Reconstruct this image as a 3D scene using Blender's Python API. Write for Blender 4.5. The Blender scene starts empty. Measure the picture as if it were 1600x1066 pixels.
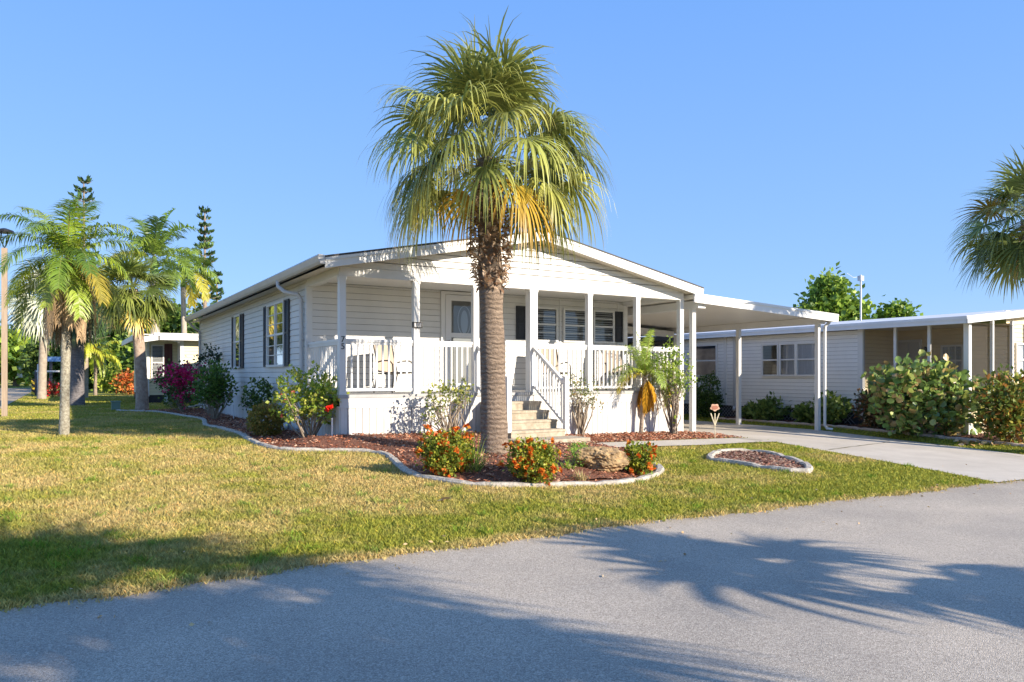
import bpy, math, random
import numpy as np
from mathutils import Vector
random.seed(7); rng = np.random.default_rng(7)
S = bpy.context.scene; C = S.collection
# ------------------------------------------------------------------ frame: x along the house front, y to its back
CX, CY, CZ = -4.134, -12.631, 1.19
FX, FY = .519, .855                 # camera heading
FP = 1153.0; HZ = 586.0
FT, FZ = [0, 8, 13, 14, 16], [0, .14, .33, .25, .22]
GU, GZ = [-8.5, 0], [.28, 0]
def tz(x, y): return -float(np.interp(x, FT, FZ)) - float(np.interp(y, GU, GZ))
def cam2w(X, Y): return CX + X*FY + Y*FX, CY - X*FX + Y*FY
def at(px, py, Y):
    x, y = cam2w((px-800)/FP*Y, Y); return (x, y, CZ + (HZ-py)/FP*Y)
def G(px, py):
    z = -.1
    for _ in range(40):
        Y = (CZ - z)*FP/(py-HZ); x, y = cam2w((px-800)/FP*Y, Y); z = .5*z+.5*tz(x, y)
    return (x, y, tz(x, y))
def depth(x, y): return (x-CX)*FX + (y-CY)*FY
# ------------------------------------------------------------------ materials
MATS = {}
def newmat(name):
    m = bpy.data.materials.new(name); m.use_nodes = True; nt = m.node_tree
    return m, nt, nt.nodes['Principled BSDF']
def mat(name, c1, c2=None, scale=6, rough=.6, bump=0, bscale=None, metal=0, spec=.4, detail=6, stretch=None):
    if name in MATS: return MATS[name]
    m, nt, b = newmat(name); N = nt.nodes; L = nt.links
    b.inputs['Roughness'].default_value = rough; b.inputs['Metallic'].default_value = metal
    b.inputs['Specular IOR Level'].default_value = spec
    tc = N.new('ShaderNodeTexCoord'); mp = N.new('ShaderNodeMapping'); L.new(tc.outputs['Object'], mp.inputs[0])
    if stretch: mp.inputs['Scale'].default_value = stretch
    if c2 is None: b.inputs['Base Color'].default_value = (*c1, 1)
    else:
        n = N.new('ShaderNodeTexNoise'); n.inputs['Scale'].default_value = scale; n.inputs['Detail'].default_value = detail
        n.inputs['Roughness'].default_value = .65
        L.new(mp.outputs[0], n.inputs['Vector'])
        r = N.new('ShaderNodeValToRGB'); r.color_ramp.elements[0].position = .35; r.color_ramp.elements[1].position = .65
        r.color_ramp.elements[0].color = (*c1, 1); r.color_ramp.elements[1].color = (*c2, 1)
        L.new(n.outputs[0], r.inputs[0]); L.new(r.outputs[0], b.inputs['Base Color'])
    if bump:
        n2 = N.new('ShaderNodeTexNoise'); n2.inputs['Scale'].default_value = bscale or scale*3; n2.inputs['Detail'].default_value = 6
        L.new(mp.outputs[0], n2.inputs['Vector'])
        bp = N.new('ShaderNodeBump'); bp.inputs['Strength'].default_value = bump; bp.inputs['Distance'].default_value = .02
        L.new(n2.outputs[0], bp.inputs['Height']); L.new(bp.outputs[0], b.inputs['Normal'])
    MATS[name] = m; return m
def leafmat(name, rough=.45, trans=.35, spec=.35):
    if name in MATS: return MATS[name]
    m, nt, b = newmat(name); N = nt.nodes; L = nt.links
    a = N.new('ShaderNodeAttribute'); a.attribute_name = 'Col'
    b.inputs['Roughness'].default_value = rough; b.inputs['Specular IOR Level'].default_value = spec
    L.new(a.outputs['Color'], b.inputs['Base Color'])
    if trans:
        t = N.new('ShaderNodeBsdfTranslucent'); mx = N.new('ShaderNodeMixShader'); mx.inputs[0].default_value = trans
        L.new(a.outputs['Color'], t.inputs['Color'])
        L.new(b.outputs[0], mx.inputs[1]); L.new(t.outputs[0], mx.inputs[2]); L.new(mx.outputs[0], N['Material Output'].inputs[0])
    MATS[name] = m; return m
LEAF = leafmat('leaf'); PALM = leafmat('palm_leaf', .4, .3, .5); DRY = leafmat('dry', .9, .15, .1); CHIP = leafmat('chip', .9, 0, .1)
BARK = mat('bark', (.20, .15, .11), (.36, .29, .22), 9, .9, .8, 30, stretch=(1, 1, 2))
TWIG = mat('twig', (.22, .17, .12), (.36, .30, .23), 12, .9)
SID = mat('siding_white', (.64, .63, .60), (.71, .70, .67), 1.1, .45, 0, stretch=(1, 1, .5))
TRIM = mat('trim_white', (.67, .665, .645), (.72, .715, .695), 2, .4)
SKIRT = mat('skirt_white', (.54, .53, .50), (.66, .655, .635), 3.5, .5, stretch=(1.6, 1.6, .5))
SHINGLE = mat('shingle', (.05, .05, .05), (.11, .10, .10), 20, .9, .4)
GUT = mat('gutter_grey', (.52, .51, .50), (.58, .57, .55), 2, .4)
BEIGE = mat('soffit_beige', (.56, .51, .42), (.60, .55, .46), 2, .5)
SHUT = mat('shutter_charcoal', (.018, .02, .026), (.03, .032, .04), 8, .5)
DECK = mat('deck_grey', (.34, .34, .34), (.42, .42, .41), 6, .7)
CREAM = mat('carport_cream', (.78, .75, .68), (.82, .79, .72), .6, .42)
CONC = mat('concrete_step', (.30, .25, .18), (.46, .40, .31), 9, .85, .3, 60)
BLACK = mat('black_metal', (.015, .014, .013), None, rough=.4)
TAN = mat('tan_siding', (.72, .59, .38), (.76, .63, .42), 2, .55)
NSID = mat('neighbour_siding', (.76, .75, .72), (.81, .80, .77), 1.5, .5)
YSID = mat('cream_siding', (.64, .58, .38), (.68, .62, .42), 1.5, .5)
BRONZE = mat('bronze_trim', (.09, .03, .03), None, rough=.5)
WHITEP = mat('plain_white', (.68, .68, .68), None, rough=.5)
BLIND = mat('blinds', (.62, .60, .57), None, rough=.6)
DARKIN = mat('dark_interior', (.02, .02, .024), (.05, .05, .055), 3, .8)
CURTAIN = mat('curtain', (.62, .62, .66), (.85, .85, .88), 3, .8, stretch=(8, 8, .4))
def glass():
    m, nt, b = newmat('window_glass'); N = nt.nodes; L = nt.links
    N.remove(b); t = N.new('ShaderNodeBsdfTransparent'); t.inputs[0].default_value = (.74, .77, .79, 1)
    g = N.new('ShaderNodeBsdfGlossy'); g.inputs['Roughness'].default_value = .03
    f = N.new('ShaderNodeFresnel'); f.inputs[0].default_value = 1.6
    ad = N.new('ShaderNodeMath'); ad.operation = 'ADD'; ad.inputs[1].default_value = .03; L.new(f.outputs[0], ad.inputs[0])
    mx = N.new('ShaderNodeMixShader'); L.new(ad.outputs[0], mx.inputs[0]); L.new(t.outputs[0], mx.inputs[1]); L.new(g.outputs[0], mx.inputs[2])
    L.new(mx.outputs[0], N['Material Output'].inputs[0]); return m
GLASS = glass()
def screenm():
    m, nt, b = newmat('insect_screen'); N = nt.nodes; L = nt.links
    b.inputs['Base Color'].default_value = (.06, .055, .05, 1); b.inputs['Roughness'].default_value = .8
    t = N.new('ShaderNodeBsdfTransparent'); mx = N.new('ShaderNodeMixShader'); mx.inputs[0].default_value = .22
    L.new(t.outputs[0], mx.inputs[1]); L.new(b.outputs[0], mx.inputs[2]); L.new(mx.outputs[0], N['Material Output'].inputs[0]); return m
SCREEN = screenm()
# ground type materials -------------------------------------------------
def ramp(nt, src, pts):
    r = nt.nodes.new('ShaderNodeValToRGB'); e = r.color_ramp.elements
    while len(e) < len(pts): e.new(.5)
    for k, (p, c) in enumerate(pts): e[k].position = p; e[k].color = (*c, 1)
    nt.links.new(src, r.inputs[0]); return r.outputs[0]
def noise(nt, vec, sc, det=5, ro=.6):
    n = nt.nodes.new('ShaderNodeTexNoise'); n.inputs['Scale'].default_value = sc; n.inputs['Detail'].default_value = det
    n.inputs['Roughness'].default_value = ro; nt.links.new(vec, n.inputs['Vector']); return n.outputs[0]
def mixc(nt, f, a, b, mode='MIX'):
    m = nt.nodes.new('ShaderNodeMix'); m.data_type = 'RGBA'; m.blend_type = mode
    for s, v in ((m.inputs[0], f), (m.inputs[6], a), (m.inputs[7], b)):
        if hasattr(v, 'links') : nt.links.new(v, s)
        else: s.default_value = v if isinstance(v, float) else (*v, 1)
    return m.outputs[2]
STRAW = [(.38, .30, .12), (.56, .46, .20)]; GREEN = [(.17, .205, .03), (.35, .36, .055)]
def grass_color(nt, fine=True):
    g = nt.nodes.new('ShaderNodeNewGeometry'); P = g.outputs['Position']
    big = noise(nt, P, .55, 5, .7); sm = noise(nt, P, 14 if fine else 9, 4, .7); mid = noise(nt, P, 3.2, 4, .7)
    straw = mixc(nt, ramp(nt, sm, [(.35, (0,)*3), (.65, (1,)*3)]), STRAW[0], STRAW[1])
    green = mixc(nt, ramp(nt, sm, [(.35, (0,)*3), (.65, (1,)*3)]), GREEN[0], GREEN[1])
    ad = nt.nodes.new('ShaderNodeMath'); ad.operation = 'MULTIPLY_ADD'; ad.inputs[1].default_value = .45
    nt.links.new(mid, ad.inputs[0]); nt.links.new(big, ad.inputs[2])
    # the grass grows greener towards the street and on the driveway side
    sx = nt.nodes.new('ShaderNodeSeparateXYZ'); nt.links.new(P, sx.inputs[0])
    def mr(o, a, b, c, d):
        q = nt.nodes.new('ShaderNodeMapRange'); q.inputs[1].default_value = a; q.inputs[2].default_value = b
        q.inputs[3].default_value = c; q.inputs[4].default_value = d; nt.links.new(o, q.inputs[0]); return q.outputs[0]
    def add(a, b):
        q = nt.nodes.new('ShaderNodeMath'); nt.links.new(a, q.inputs[0]); nt.links.new(b, q.inputs[1]); return q.outputs[0]
    t = add(add(ad.outputs[0], mr(sx.outputs[1], -7.3, -5.2, .17, 0)), mr(sx.outputs[0], 0, 7, 0, .12))
    t = add(t, mr(sx.outputs[1], -7.2, -6.95, -.30, 0)); t = add(t, mr(sx.outputs[0], 12.6, 13.2, 0, .25)); t = add(t, mr(sx.outputs[1], 5, 14, 0, .10))
    f = ramp(nt, t, [(.64, (0.03,)*3), (.88, (1,)*3)])
    return mixc(nt, f, straw, green), P, sm
def grassmat(name, blade):
    m, nt, b = newmat(name); c, P, sm = grass_color(nt)
    b.inputs['Roughness'].default_value = .7 if blade else .95; b.inputs['Specular IOR Level'].default_value = .25 if blade else .05
    if blade:
        a = nt.nodes.new('ShaderNodeAttribute'); a.attribute_name = 'Col'
        c = mixc(nt, 1.0, c, a.outputs['Color'], 'MULTIPLY')
        t = nt.nodes.new('ShaderNodeBsdfTranslucent'); mx = nt.nodes.new('ShaderNodeMixShader'); mx.inputs[0].default_value = .3
        nt.links.new(c, t.inputs[0]); nt.links.new(b.outputs[0], mx.inputs[1]); nt.links.new(t.outputs[0], mx.inputs[2])
        nt.links.new(mx.outputs[0], nt.nodes['Material Output'].inputs[0])
    else:
        n = noise(nt, P, 40, 4, .7); bp = nt.nodes.new('ShaderNodeBump'); bp.inputs['Distance'].default_value = .04; bp.inputs['Strength'].default_value = .8
        nt.links.new(n, bp.inputs['Height']); nt.links.new(bp.outputs[0], b.inputs['Normal'])
        c = mixc(nt, ramp(nt, n, [(.3, (0,)*3), (.7, (1,)*3)]), mixc(nt, .45, c, (.10, .08, .04)), c)
    nt.links.new(c, b.inputs['Base Color']); return m
def asphalt():
    m, nt, b = newmat('asphalt'); g = nt.nodes.new('ShaderNodeNewGeometry'); P = g.outputs['Position']
    sp = noise(nt, P, 130, 3, .8); big = noise(nt, P, .7, 6, .65)
    c = ramp(nt, sp, [(.34, (.22, .188, .147)), (.5, (.46, .397, .315)), (.66, (.76, .67, .55))])
    c = mixc(nt, ramp(nt, big, [(.35, (0,)*3), (.7, (.35,)*3)]), c, (.17, .16, .15))
    st = noise(nt, P, .35, 3, .5); c = mixc(nt, ramp(nt, st, [(.45, (0,)*3), (.7, (.28,)*3)]), c, (.20, .185, .165))
    sx = nt.nodes.new('ShaderNodeSeparateXYZ'); nt.links.new(P, sx.inputs[0]); ed = nt.nodes.new('ShaderNodeMapRange')
    ed.inputs[1].default_value = -7.75; ed.inputs[2].default_value = -7.1; ed.inputs[4].default_value = .55; nt.links.new(sx.outputs[1], ed.inputs[0])
    dn = noise(nt, P, 7, 6, .75); mm = nt.nodes.new('ShaderNodeMath'); mm.operation = 'MULTIPLY'; nt.links.new(ed.outputs[0], mm.inputs[0]); nt.links.new(dn, mm.inputs[1])
    c = mixc(nt, ramp(nt, mm.outputs[0], [(.12, (0,)*3), (.30, (.8,)*3)]), c, (.36, .28, .18))
    vo = nt.nodes.new('ShaderNodeTexVoronoi'); vo.inputs['Scale'].default_value = 210; nt.links.new(P, vo.inputs['Vector'])
    bp = nt.nodes.new('ShaderNodeBump'); bp.inputs['Distance'].default_value = .004; bp.inputs['Strength'].default_value = .8
    v2 = nt.nodes.new('ShaderNodeTexVoronoi'); v2.inputs['Scale'].default_value = 95; nt.links.new(P, v2.inputs['Vector']); s2 = nt.nodes.new('ShaderNodeSeparateColor'); nt.links.new(v2.outputs['Color'], s2.inputs[0])
    c = mixc(nt, ramp(nt, s2.outputs[0], [(.82, (0,)*3), (.95, (.35,)*3)]), c, (.70, .62, .50)); c = mixc(nt, ramp(nt, s2.outputs[1], [(.80, (0,)*3), (.95, (.4,)*3)]), c, (.16, .14, .115))
    nt.links.new(vo.outputs['Distance'], bp.inputs['Height']); nt.links.new(bp.outputs[0], b.inputs['Normal'])
    nt.links.new(c, b.inputs['Base Color']); b.inputs['Roughness'].default_value = .85; b.inputs['Specular IOR Level'].default_value = .3; return m
def concrete(name, a, bcol):
    m, nt, b = newmat(name); g = nt.nodes.new('ShaderNodeNewGeometry'); P = g.outputs['Position']
    big = noise(nt, P, .9, 8, .7); fine = noise(nt, P, 60, 3, .7)
    c = ramp(nt, big, [(.3, a), (.7, bcol)]); c = mixc(nt, ramp(nt, fine, [(.3, (0,)*3), (.8, (.3,)*3)]), c, (.30, .27, .23))
    st = noise(nt, P, 2.3, 6, .75); c = mixc(nt, ramp(nt, st, [(.62, (0,)*3), (.75, (.35,)*3)]), c, (.22, .20, .17))
    bp = nt.nodes.new('ShaderNodeBump'); bp.inputs['Distance'].default_value = .004; nt.links.new(fine, bp.inputs['Height']); nt.links.new(bp.outputs[0], b.inputs['Normal'])
    nt.links.new(c, b.inputs['Base Color']); b.inputs['Roughness'].default_value = .9; b.inputs['Specular IOR Level'].default_value = .2; return m
LAWN = grassmat('lawn', False); BLADE = grassmat('blade', True); ASPH = asphalt()
DRIVE = concrete('driveway_concrete', (.45, .40, .325), (.60, .54, .45)); CURB = mat('curb_concrete', (.28, .25, .205), (.55, .50, .42), 14, .9, .6, 45)
PCURB = mat('pink_curb', (.42, .33, .27), (.55, .45, .37), 10, .9, .4, 40)
MULCH = mat('mulch_bed', (.09, .035, .02), (.28, .12, .07), 40, .95, 1, 60)
# ------------------------------------------------------------------ mesh helpers
def woff(o):
    v = Vector((0, 0, 0))
    while o is not None: v += o.location; o = o.parent
    return np.array(v)
def npmesh(name, V, F, m, parent=None, cols=None, loc=None, smooth=False):
    V = np.asarray(V, dtype=np.float32).reshape(-1, 3)
    off = woff(parent) if parent is not None else np.array(loc if loc is not None else (0, 0, 0))
    V = V - off.astype(np.float32)
    me = bpy.data.meshes.new(name)
    if isinstance(F, np.ndarray):
        n, k = F.shape
        me.vertices.add(len(V)); me.vertices.foreach_set('co', V.ravel())
        me.loops.add(n*k); me.loops.foreach_set('vertex_index', F.ravel().astype(np.int32))
        me.polygons.add(n); me.polygons.foreach_set('loop_start', np.arange(0, n*k, k, dtype=np.int32))
        try: me.polygons.foreach_set('loop_total', np.full(n, k, dtype=np.int32))
        except Exception: pass
        me.update(calc_edges=True)
    else:
        me.from_pydata([tuple(map(float, v)) for v in V], [], F)
    if cols is not None:
        a = me.color_attributes.new('Col', 'FLOAT_COLOR', 'POINT')
        c = np.ones((len(V), 4), dtype=np.float32); c[:, :3] = cols; a.data.foreach_set('color', c.ravel())
    if smooth: me.polygons.foreach_set('use_smooth', [True]*len(me.polygons))
    if m: me.materials.append(m)
    o = bpy.data.objects.new(name, me); C.objects.link(o)
    if parent is not None: o.parent = parent
    elif loc is not None: o.location = tuple(map(float, loc))
    return o
class MB:
    def __init__(s, f=None): s.v = []; s.F = []; s.f = f
    def add(s, pts, faces):
        n = len(s.v); s.v += [s.f(*p) if s.f else tuple(p) for p in pts]; s.F += [tuple(i+n for i in q) for q in faces]
    def box(s, x0, x1, y0, y1, z0, z1):
        s.add([(x, y, z) for z in (z0, z1) for y in (y0, y1) for x in (x0, x1)],
              [(0, 2, 3, 1), (4, 5, 7, 6), (0, 1, 5, 4), (2, 6, 7, 3), (0, 4, 6, 2), (1, 3, 7, 5)])
    def quad(s, a, b, c, d): s.add([a, b, c, d], [(0, 1, 2, 3)])
    def hexa(s, P): s.add(P, [(0, 2, 3, 1), (4, 5, 7, 6), (0, 1, 5, 4), (2, 6, 7, 3), (0, 4, 6, 2), (1, 3, 7, 5)])
    def bar(s, a, b, w, h, up=(0, 0, 1)):
        a = Vector(a); b = Vector(b); d = (b-a).normalized(); r = d.cross(Vector(up))
        if r.length < 1e-4: r = Vector((1, 0, 0))
        r.normalize(); u = r.cross(d); P = []
        for e in (a, b):
            for j in (-1, 1):
                for i in (-1, 1): P.append(tuple(e + r*i*w/2 + u*j*h/2))
        s.hexa(P)
    def tube(s, pts, rad, n=8, cap=True):
        pts = [Vector(p) for p in pts]; m = len(pts)
        if not hasattr(rad, '__len__'): rad = [rad]*m
        ring = []; ref = None
        for i, p in enumerate(pts):
            d = (pts[min(i+1, m-1)]-pts[max(i-1, 0)]).normalized()
            if ref is None: ref = Vector((0, 0, 1)) if abs(d.z) < .9 else Vector((1, 0, 0))
            r = d.cross(ref).normalized(); u = r.cross(d); ref = u if True else ref
            ring += [tuple(p + (r*math.cos(a)+u*math.sin(a))*rad[i]) for a in [2*math.pi*k/n for k in range(n)]]
        F = [(i*n+k, i*n+(k+1) % n, (i+1)*n+(k+1) % n, (i+1)*n+k) for i in range(m-1) for k in range(n)]
        if cap: F += [tuple(range(n))[::-1], tuple((m-1)*n+k for k in range(n))]
        s.add(ring, F)
    def ob(s, name, m, parent=None, loc=None, smooth=False):
        return npmesh(name, s.v, s.F, m, parent, None, loc, smooth)
def thing(name, label, cat, loc=(0, 0, 0), group=None):
    o = bpy.data.objects.new(name, None); C.objects.link(o); o.location = tuple(map(float, loc)); o.empty_display_size = .2
    return tag(o, label, cat, group)
def tag(o, label, cat, group=None):
    o['label'] = label; o['category'] = cat
    if group: o['group'] = group
    return o
def struct(o): o['kind'] = 'structure'; return o
# ------------------------------------------------------------------ ground sheets (terrain is planar between knots)
import bmesh
def sheet(name, poly, dz, m, rim=0):
    bm = bmesh.new(); bm.faces.new([bm.verts.new((p[0], p[1], 0)) for p in poly])
    for ax, ks in ((0, FT), (1, GU)):
        for k in ks:
            co = [0, 0, 0]; co[ax] = k; no = [0, 0, 0]; no[ax] = 1
            bmesh.ops.bisect_plane(bm, geom=bm.verts[:]+bm.edges[:]+bm.faces[:], plane_co=co, plane_no=no)
    bmesh.ops.triangulate(bm, faces=bm.faces[:])
    for v in bm.verts: v.co.z = tz(v.co.x, v.co.y) + dz
    bmesh.ops.recalc_face_normals(bm, faces=bm.faces[:])
    if sum(f.normal.z for f in bm.faces) < 0: bmesh.ops.reverse_faces(bm, faces=bm.faces[:])
    me = bpy.data.meshes.new(name); bm.to_mesh(me); bm.free(); me.materials.append(m)
    o = bpy.data.objects.new(name, me); C.objects.link(o); return o
RE = -7.2
struct(sheet('ground', [(-400, -400), (500, -400), (500, 500), (-400, 500)], 0, LAWN))
edge = []
for i in range(160):
    x = -6 + i*(13.3+6)/159.; 
    if x > 7.2: break
    edge.append((x, RE + .035*math.sin(x*2.1)+.025*math.sin(x*7.3+1)+rng.uniform(-.015, .015)))
struct(sheet('road', [(-300, -14.6), (300, -14.6), (300, RE), (7.25, RE)]+edge[::-1]+[(-6, RE), (-13.5, RE), (-300, RE)], .006, ASPH))
struct(sheet('side_street', [(-13.5, RE), (-6, RE), (-6.1, 60), (-13.5, 60)], .010, ASPH))
struct(sheet('side_street', [(-90, 60), (60, 60), (60, 67), (-90, 67)], .010, ASPH))
drive = [(7.3, RE), (7.55, -6.4), (8.15, -4.2), (8.75, -2.0), (8.75, -1.5), (8.3, -1.3), (8.3, 14), (13.3, 14), (13.3, 2), (13.15, -2), (13.0, -5.2), (13.3, RE)]
struct(sheet('driveway', drive, .018, DRIVE))
walk = [(2.55, -1.45), (8.74, -1.55), (8.74, -2.25), (6.5, -2.35), (4.6, -2.2), (2.55, -2.0)]
struct(sheet('walkway', walk, .030, DRIVE))
curb_px = [(183, 643), (245, 645), (290, 652), (317, 657), (322, 666), (345, 671), (375, 680), (388, 688), (410, 698), (450, 705), (520, 706), (575, 708), (605, 714), (622, 728), (640, 742), (680, 752), (740, 760), (820, 762), (900, 760), (960, 758), (1005, 751), (1028, 742), (1030, 733), (1012, 724)]
curb = [G(*p)[:2] for p in curb_px]
bed1 = curb + [(4.62, -2.21), (2.5, -2.0), (2.5, -1.4), (2.7, -.0), (0, 0), (0, 15.6)]
bed2 = [(4.2, -.02), (8.25, -.02), (8.6, -.25), (8.68, -1.46), (4.2, -1.42)]
oval_px = [(1110, 716), (1125, 709), (1160, 707), (1200, 711), (1240, 722), (1262, 732), (1260, 740), (1235, 739), (1190, 733), (1140, 725), (1114, 721)]
oval = [G(*p)[:2] for p in oval_px]
ncurb_px = [(1162, 652), (1190, 657), (1230, 662), (1290, 666), (1350, 671), (1400, 676), (1460, 682), (1530, 686), (1600, 689), (1680, 693)]
ncurb = [G(*p)[:2] for p in ncurb_px]
ncurb = [(min(p[0], 14.0-.0*i), p[1]) for i, p in enumerate(ncurb)]
bed4 = ncurb + [(19, ncurb[-1][1]-.5), (19, -2.8), (15.1, -2.8), (15.1, ncurb[0][1]+.4)]
def tagstuff(o): o['kind'] = 'structure'; return o
for nme, pl in (('mulch_bed', bed1), ('mulch_bed', bed2), ('mulch_bed', oval), ('mulch_bed', bed4)): struct(sheet(nme, pl, .014, MULCH))
def inpoly(P, poly):
    x, y = P[:, 0], P[:, 1]; r = np.zeros(len(P), bool); n = len(poly)
    for i in range(n):
        x1, y1 = poly[i][:2]; x2, y2 = poly[(i+1) % n][:2]
        if y1 == y2: continue
        c = ((y1 > y) != (y2 > y)) & (x < (x2-x1)*(y-y1)/(y2-y1)+x1); r ^= c
    return r
def tzv(P): return -np.interp(P[:, 0], FT, FZ) - np.interp(P[:, 1], GU, GZ)
# curbs made of cast pieces
def resample(pts, step, closed=False):
    pts = [Vector((p[0], p[1])) for p in pts]
    if closed: pts.append(pts[0])
    out = []; 
    # catmull-rom
    n = len(pts)
    for i in range(n-1):
        p0 = pts[i-1] if i > 0 else (pts[-2] if closed else pts[0]); p1 = pts[i]; p2 = pts[i+1]; p3 = pts[i+2] if i+2 < n else (pts[1] if closed else pts[-1])
        k = max(1, int((p2-p1).length/step))
        for j in range(k):
            t = j/k; out.append(.5*((2*p1)+(p2-p0)*t+(2*p0-5*p1+4*p2-p3)*t*t+(3*p1-p0-3*p2+p3)*t**3))
    out.append(pts[-1]); return out
def ribbon(name, px, w, m, dz):
    P = [G(*q)[:2] for q in px]; P = resample(P, .15); L_, R_ = [], []
    for i, p in enumerate(P):
        d = (P[min(i+1, len(P)-1)]-P[max(i-1, 0)]).normalized(); r = Vector((d.y, -d.x))*w*random.uniform(.4, 1.3); j = Vector((random.uniform(-.01, .01), random.uniform(-.01, .01)))
        L_.append(tuple(p-r+j)); R_.append(tuple(p+r+j))
    return struct(sheet(name, L_+R_[::-1], dz, m))
JM = mat('joint_dirt', (.05, .055, .03), (.14, .13, .07), 30, .95)
ribbon('driveway_joint', [(1262, 712), (1300, 704), (1345, 698), (1392, 692)], .018, JM, .024)
ribbon('driveway_joint', [(1128, 684), (1160, 688), (1192, 691)], .022, JM, .040)
ribbon('driveway_joint', [(1300, 676), (1400, 688), (1500, 701), (1598, 716)], .008, JM, .024)
def mound(P):
    """the mulch bed is heaped up a little away from its edging"""
    P = np.atleast_2d(np.array(P, float))[:, :2]; ins = inpoly(P, bed1) & (P[:, 1] < .0); A = np.array(bed1)[:len(curb)+1]; d = np.full(len(P), 9.)
    for i in range(len(A)-1):
        a, b = A[i], A[i+1]; t = np.clip(((P-a)@(b-a))/max((b-a)@(b-a), 1e-9), 0, 1); d = np.minimum(d, np.linalg.norm(P-(a+t[:, None]*(b-a)), axis=1))
    t = np.clip((d-.07)/.75, 0, 1); return np.where(ins, .12*t*t*(3-2*t)*np.clip(1+P[:, 1]*0+0, 0, 1), 0.)
def G2(px, py):
    z = -.1
    for _ in range(40):
        Y = (CZ - z)*FP/(py-HZ); x, y = cam2w((px-800)/FP*Y, Y); z = .5*z+.5*(tz(x, y)+mound([(x, y)])[0])
    return (x, y, tz(x, y)+mound([(x, y)])[0])
gx, gy = np.arange(-3, 6.6, .1), np.arange(-5, .05, .1); XX, YY = np.meshgrid(gx, gy); Q = np.c_[XX.ravel(), YY.ravel()]; mq = mound(Q)
zq = tzv(Q)+np.where(mq > .001, .018+mq, -.03); nx_ = len(gx); II = np.arange(len(gy)-1)[:, None]*nx_+np.arange(nx_-1)[None]; II = II.ravel()
FQ = np.stack([II, II+1, II+nx_+1, II+nx_], 1); FQ = FQ[(mq[FQ] > .001).any(1)]
struct(npmesh('mulch_bed', np.c_[Q, zq], FQ, MULCH, smooth=True))
def make_curb(name, pts, label, m, closed=False, w=.115, h=.062):
    P = resample(pts, .12, closed); mb = MB(); prof = [(-.5, -.3), (-.5, .6), (-.3, 1), (.3, 1), (.5, .6), (.5, -.3)]
    ring = []; n = len(P)
    for i, p in enumerate(P):
        d = (P[min(i+1, n-1)]-P[max(i-1, 0)]).normalized(); r = Vector((d.y, -d.x)); z = tz(p.x, p.y)
        notch = .72 if i % 6 == 5 else 1.0
        hh = h*notch*random.uniform(.93, 1.05); ww = w*random.uniform(.94, 1.06)*(.93 if notch < 1 else 1)
        ring.append([(p.x+r.x*a*ww, p.y+r.y*a*ww, z+b*hh) for a, b in prof])
    k = len(prof); V = [q for rr in ring for q in rr]
    F = [(i*k+j, i*k+j+1, (i+1)*k+j+1, (i+1)*k+j) for i in range(n-1) for j in range(k-1)]
    F += [tuple(range(k)), tuple((n-1)*k+j for j in range(k))[::-1]]
    c = P[0]; o = npmesh(name, V, F, m, None, None, (c.x, c.y, tz(c.x, c.y))); return tag(o, label, 'garden edging')
make_curb('garden_edging', curb, 'long wavy white concrete edging round the mulch bed along the white house', CURB)
make_curb('garden_edging', oval, 'closed oval concrete edging round the small island bed in the lawn', CURB, True, .12, .075)
make_curb('garden_edging', ncurb, 'pinkish concrete edging in front of the neighbouring house and big hedge', PCURB, False, .14, .07)
# mulch chips
def chips(poly, n, cols, size, name='mulch_chips'):
    a = np.array(poly)[:, :2]; lo, hi = a.min(0), a.max(0); P = rng.uniform(lo, hi, (n*3, 2)); P = P[inpoly(P, poly)]
    d = np.hypot(P[:, 0]-CX, P[:, 1]-CY); keep = rng.random(len(P)) < np.clip((14/d)**1.5, .15, 1); P = P[keep][:n]; n = len(P)
    z = tzv(P)+.018+rng.random(n)*.03+(mound(P) if poly is bed1 else 0); c = np.c_[P, z]; th = rng.uniform(0, 6.28, n); L = size*rng.uniform(.5, 1.4, n); W = L*rng.uniform(.3, .6, n)
    u = np.c_[np.cos(th), np.sin(th), rng.uniform(-.5, .5, n)]*L[:, None]; v = np.c_[-np.sin(th), np.cos(th), rng.uniform(-.6, .6, n)]*W[:, None]
    k = np.zeros((n, 3)); k[:, 2] = L*.3
    V = np.stack([c-u-v, c+u-v*.6, c+u*.9+v, c-u*.8+v, c+k], 1).reshape(-1, 3)
    b = np.arange(n)[:, None]*5; F = np.concatenate([b+np.array([[0, 1, 4]]), b+np.array([[1, 2, 4]]), b+np.array([[2, 3, 4]]), b+np.array([[3, 0, 4]])])
    cc = np.array(cols)[rng.integers(0, len(cols), n)]*rng.uniform(.7, 1.25, n)[:, None]
    o = npmesh(name, V, F, CHIP, None, np.repeat(cc, 5, 0)); o['kind'] = 'stuff'; o['label'] = 'reddish brown bark chips'; o['category'] = 'bark mulch'; return o
RED = [(.46, .17, .09), (.34, .12, .06), (.56, .26, .15), (.17, .06, .035), (.60, .38, .25)]
chips(bed1, 16000, RED, .022); chips(bed2, 3500, RED, .024); chips(oval, 2500, [(.28, .13, .09), (.35, .20, .14), (.16, .08, .06), (.40, .28, .2)], .024)
chips(bed4, 5000, [(.07, .04, .035), (.12, .07, .05), (.16, .08, .07)], .03)
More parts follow.
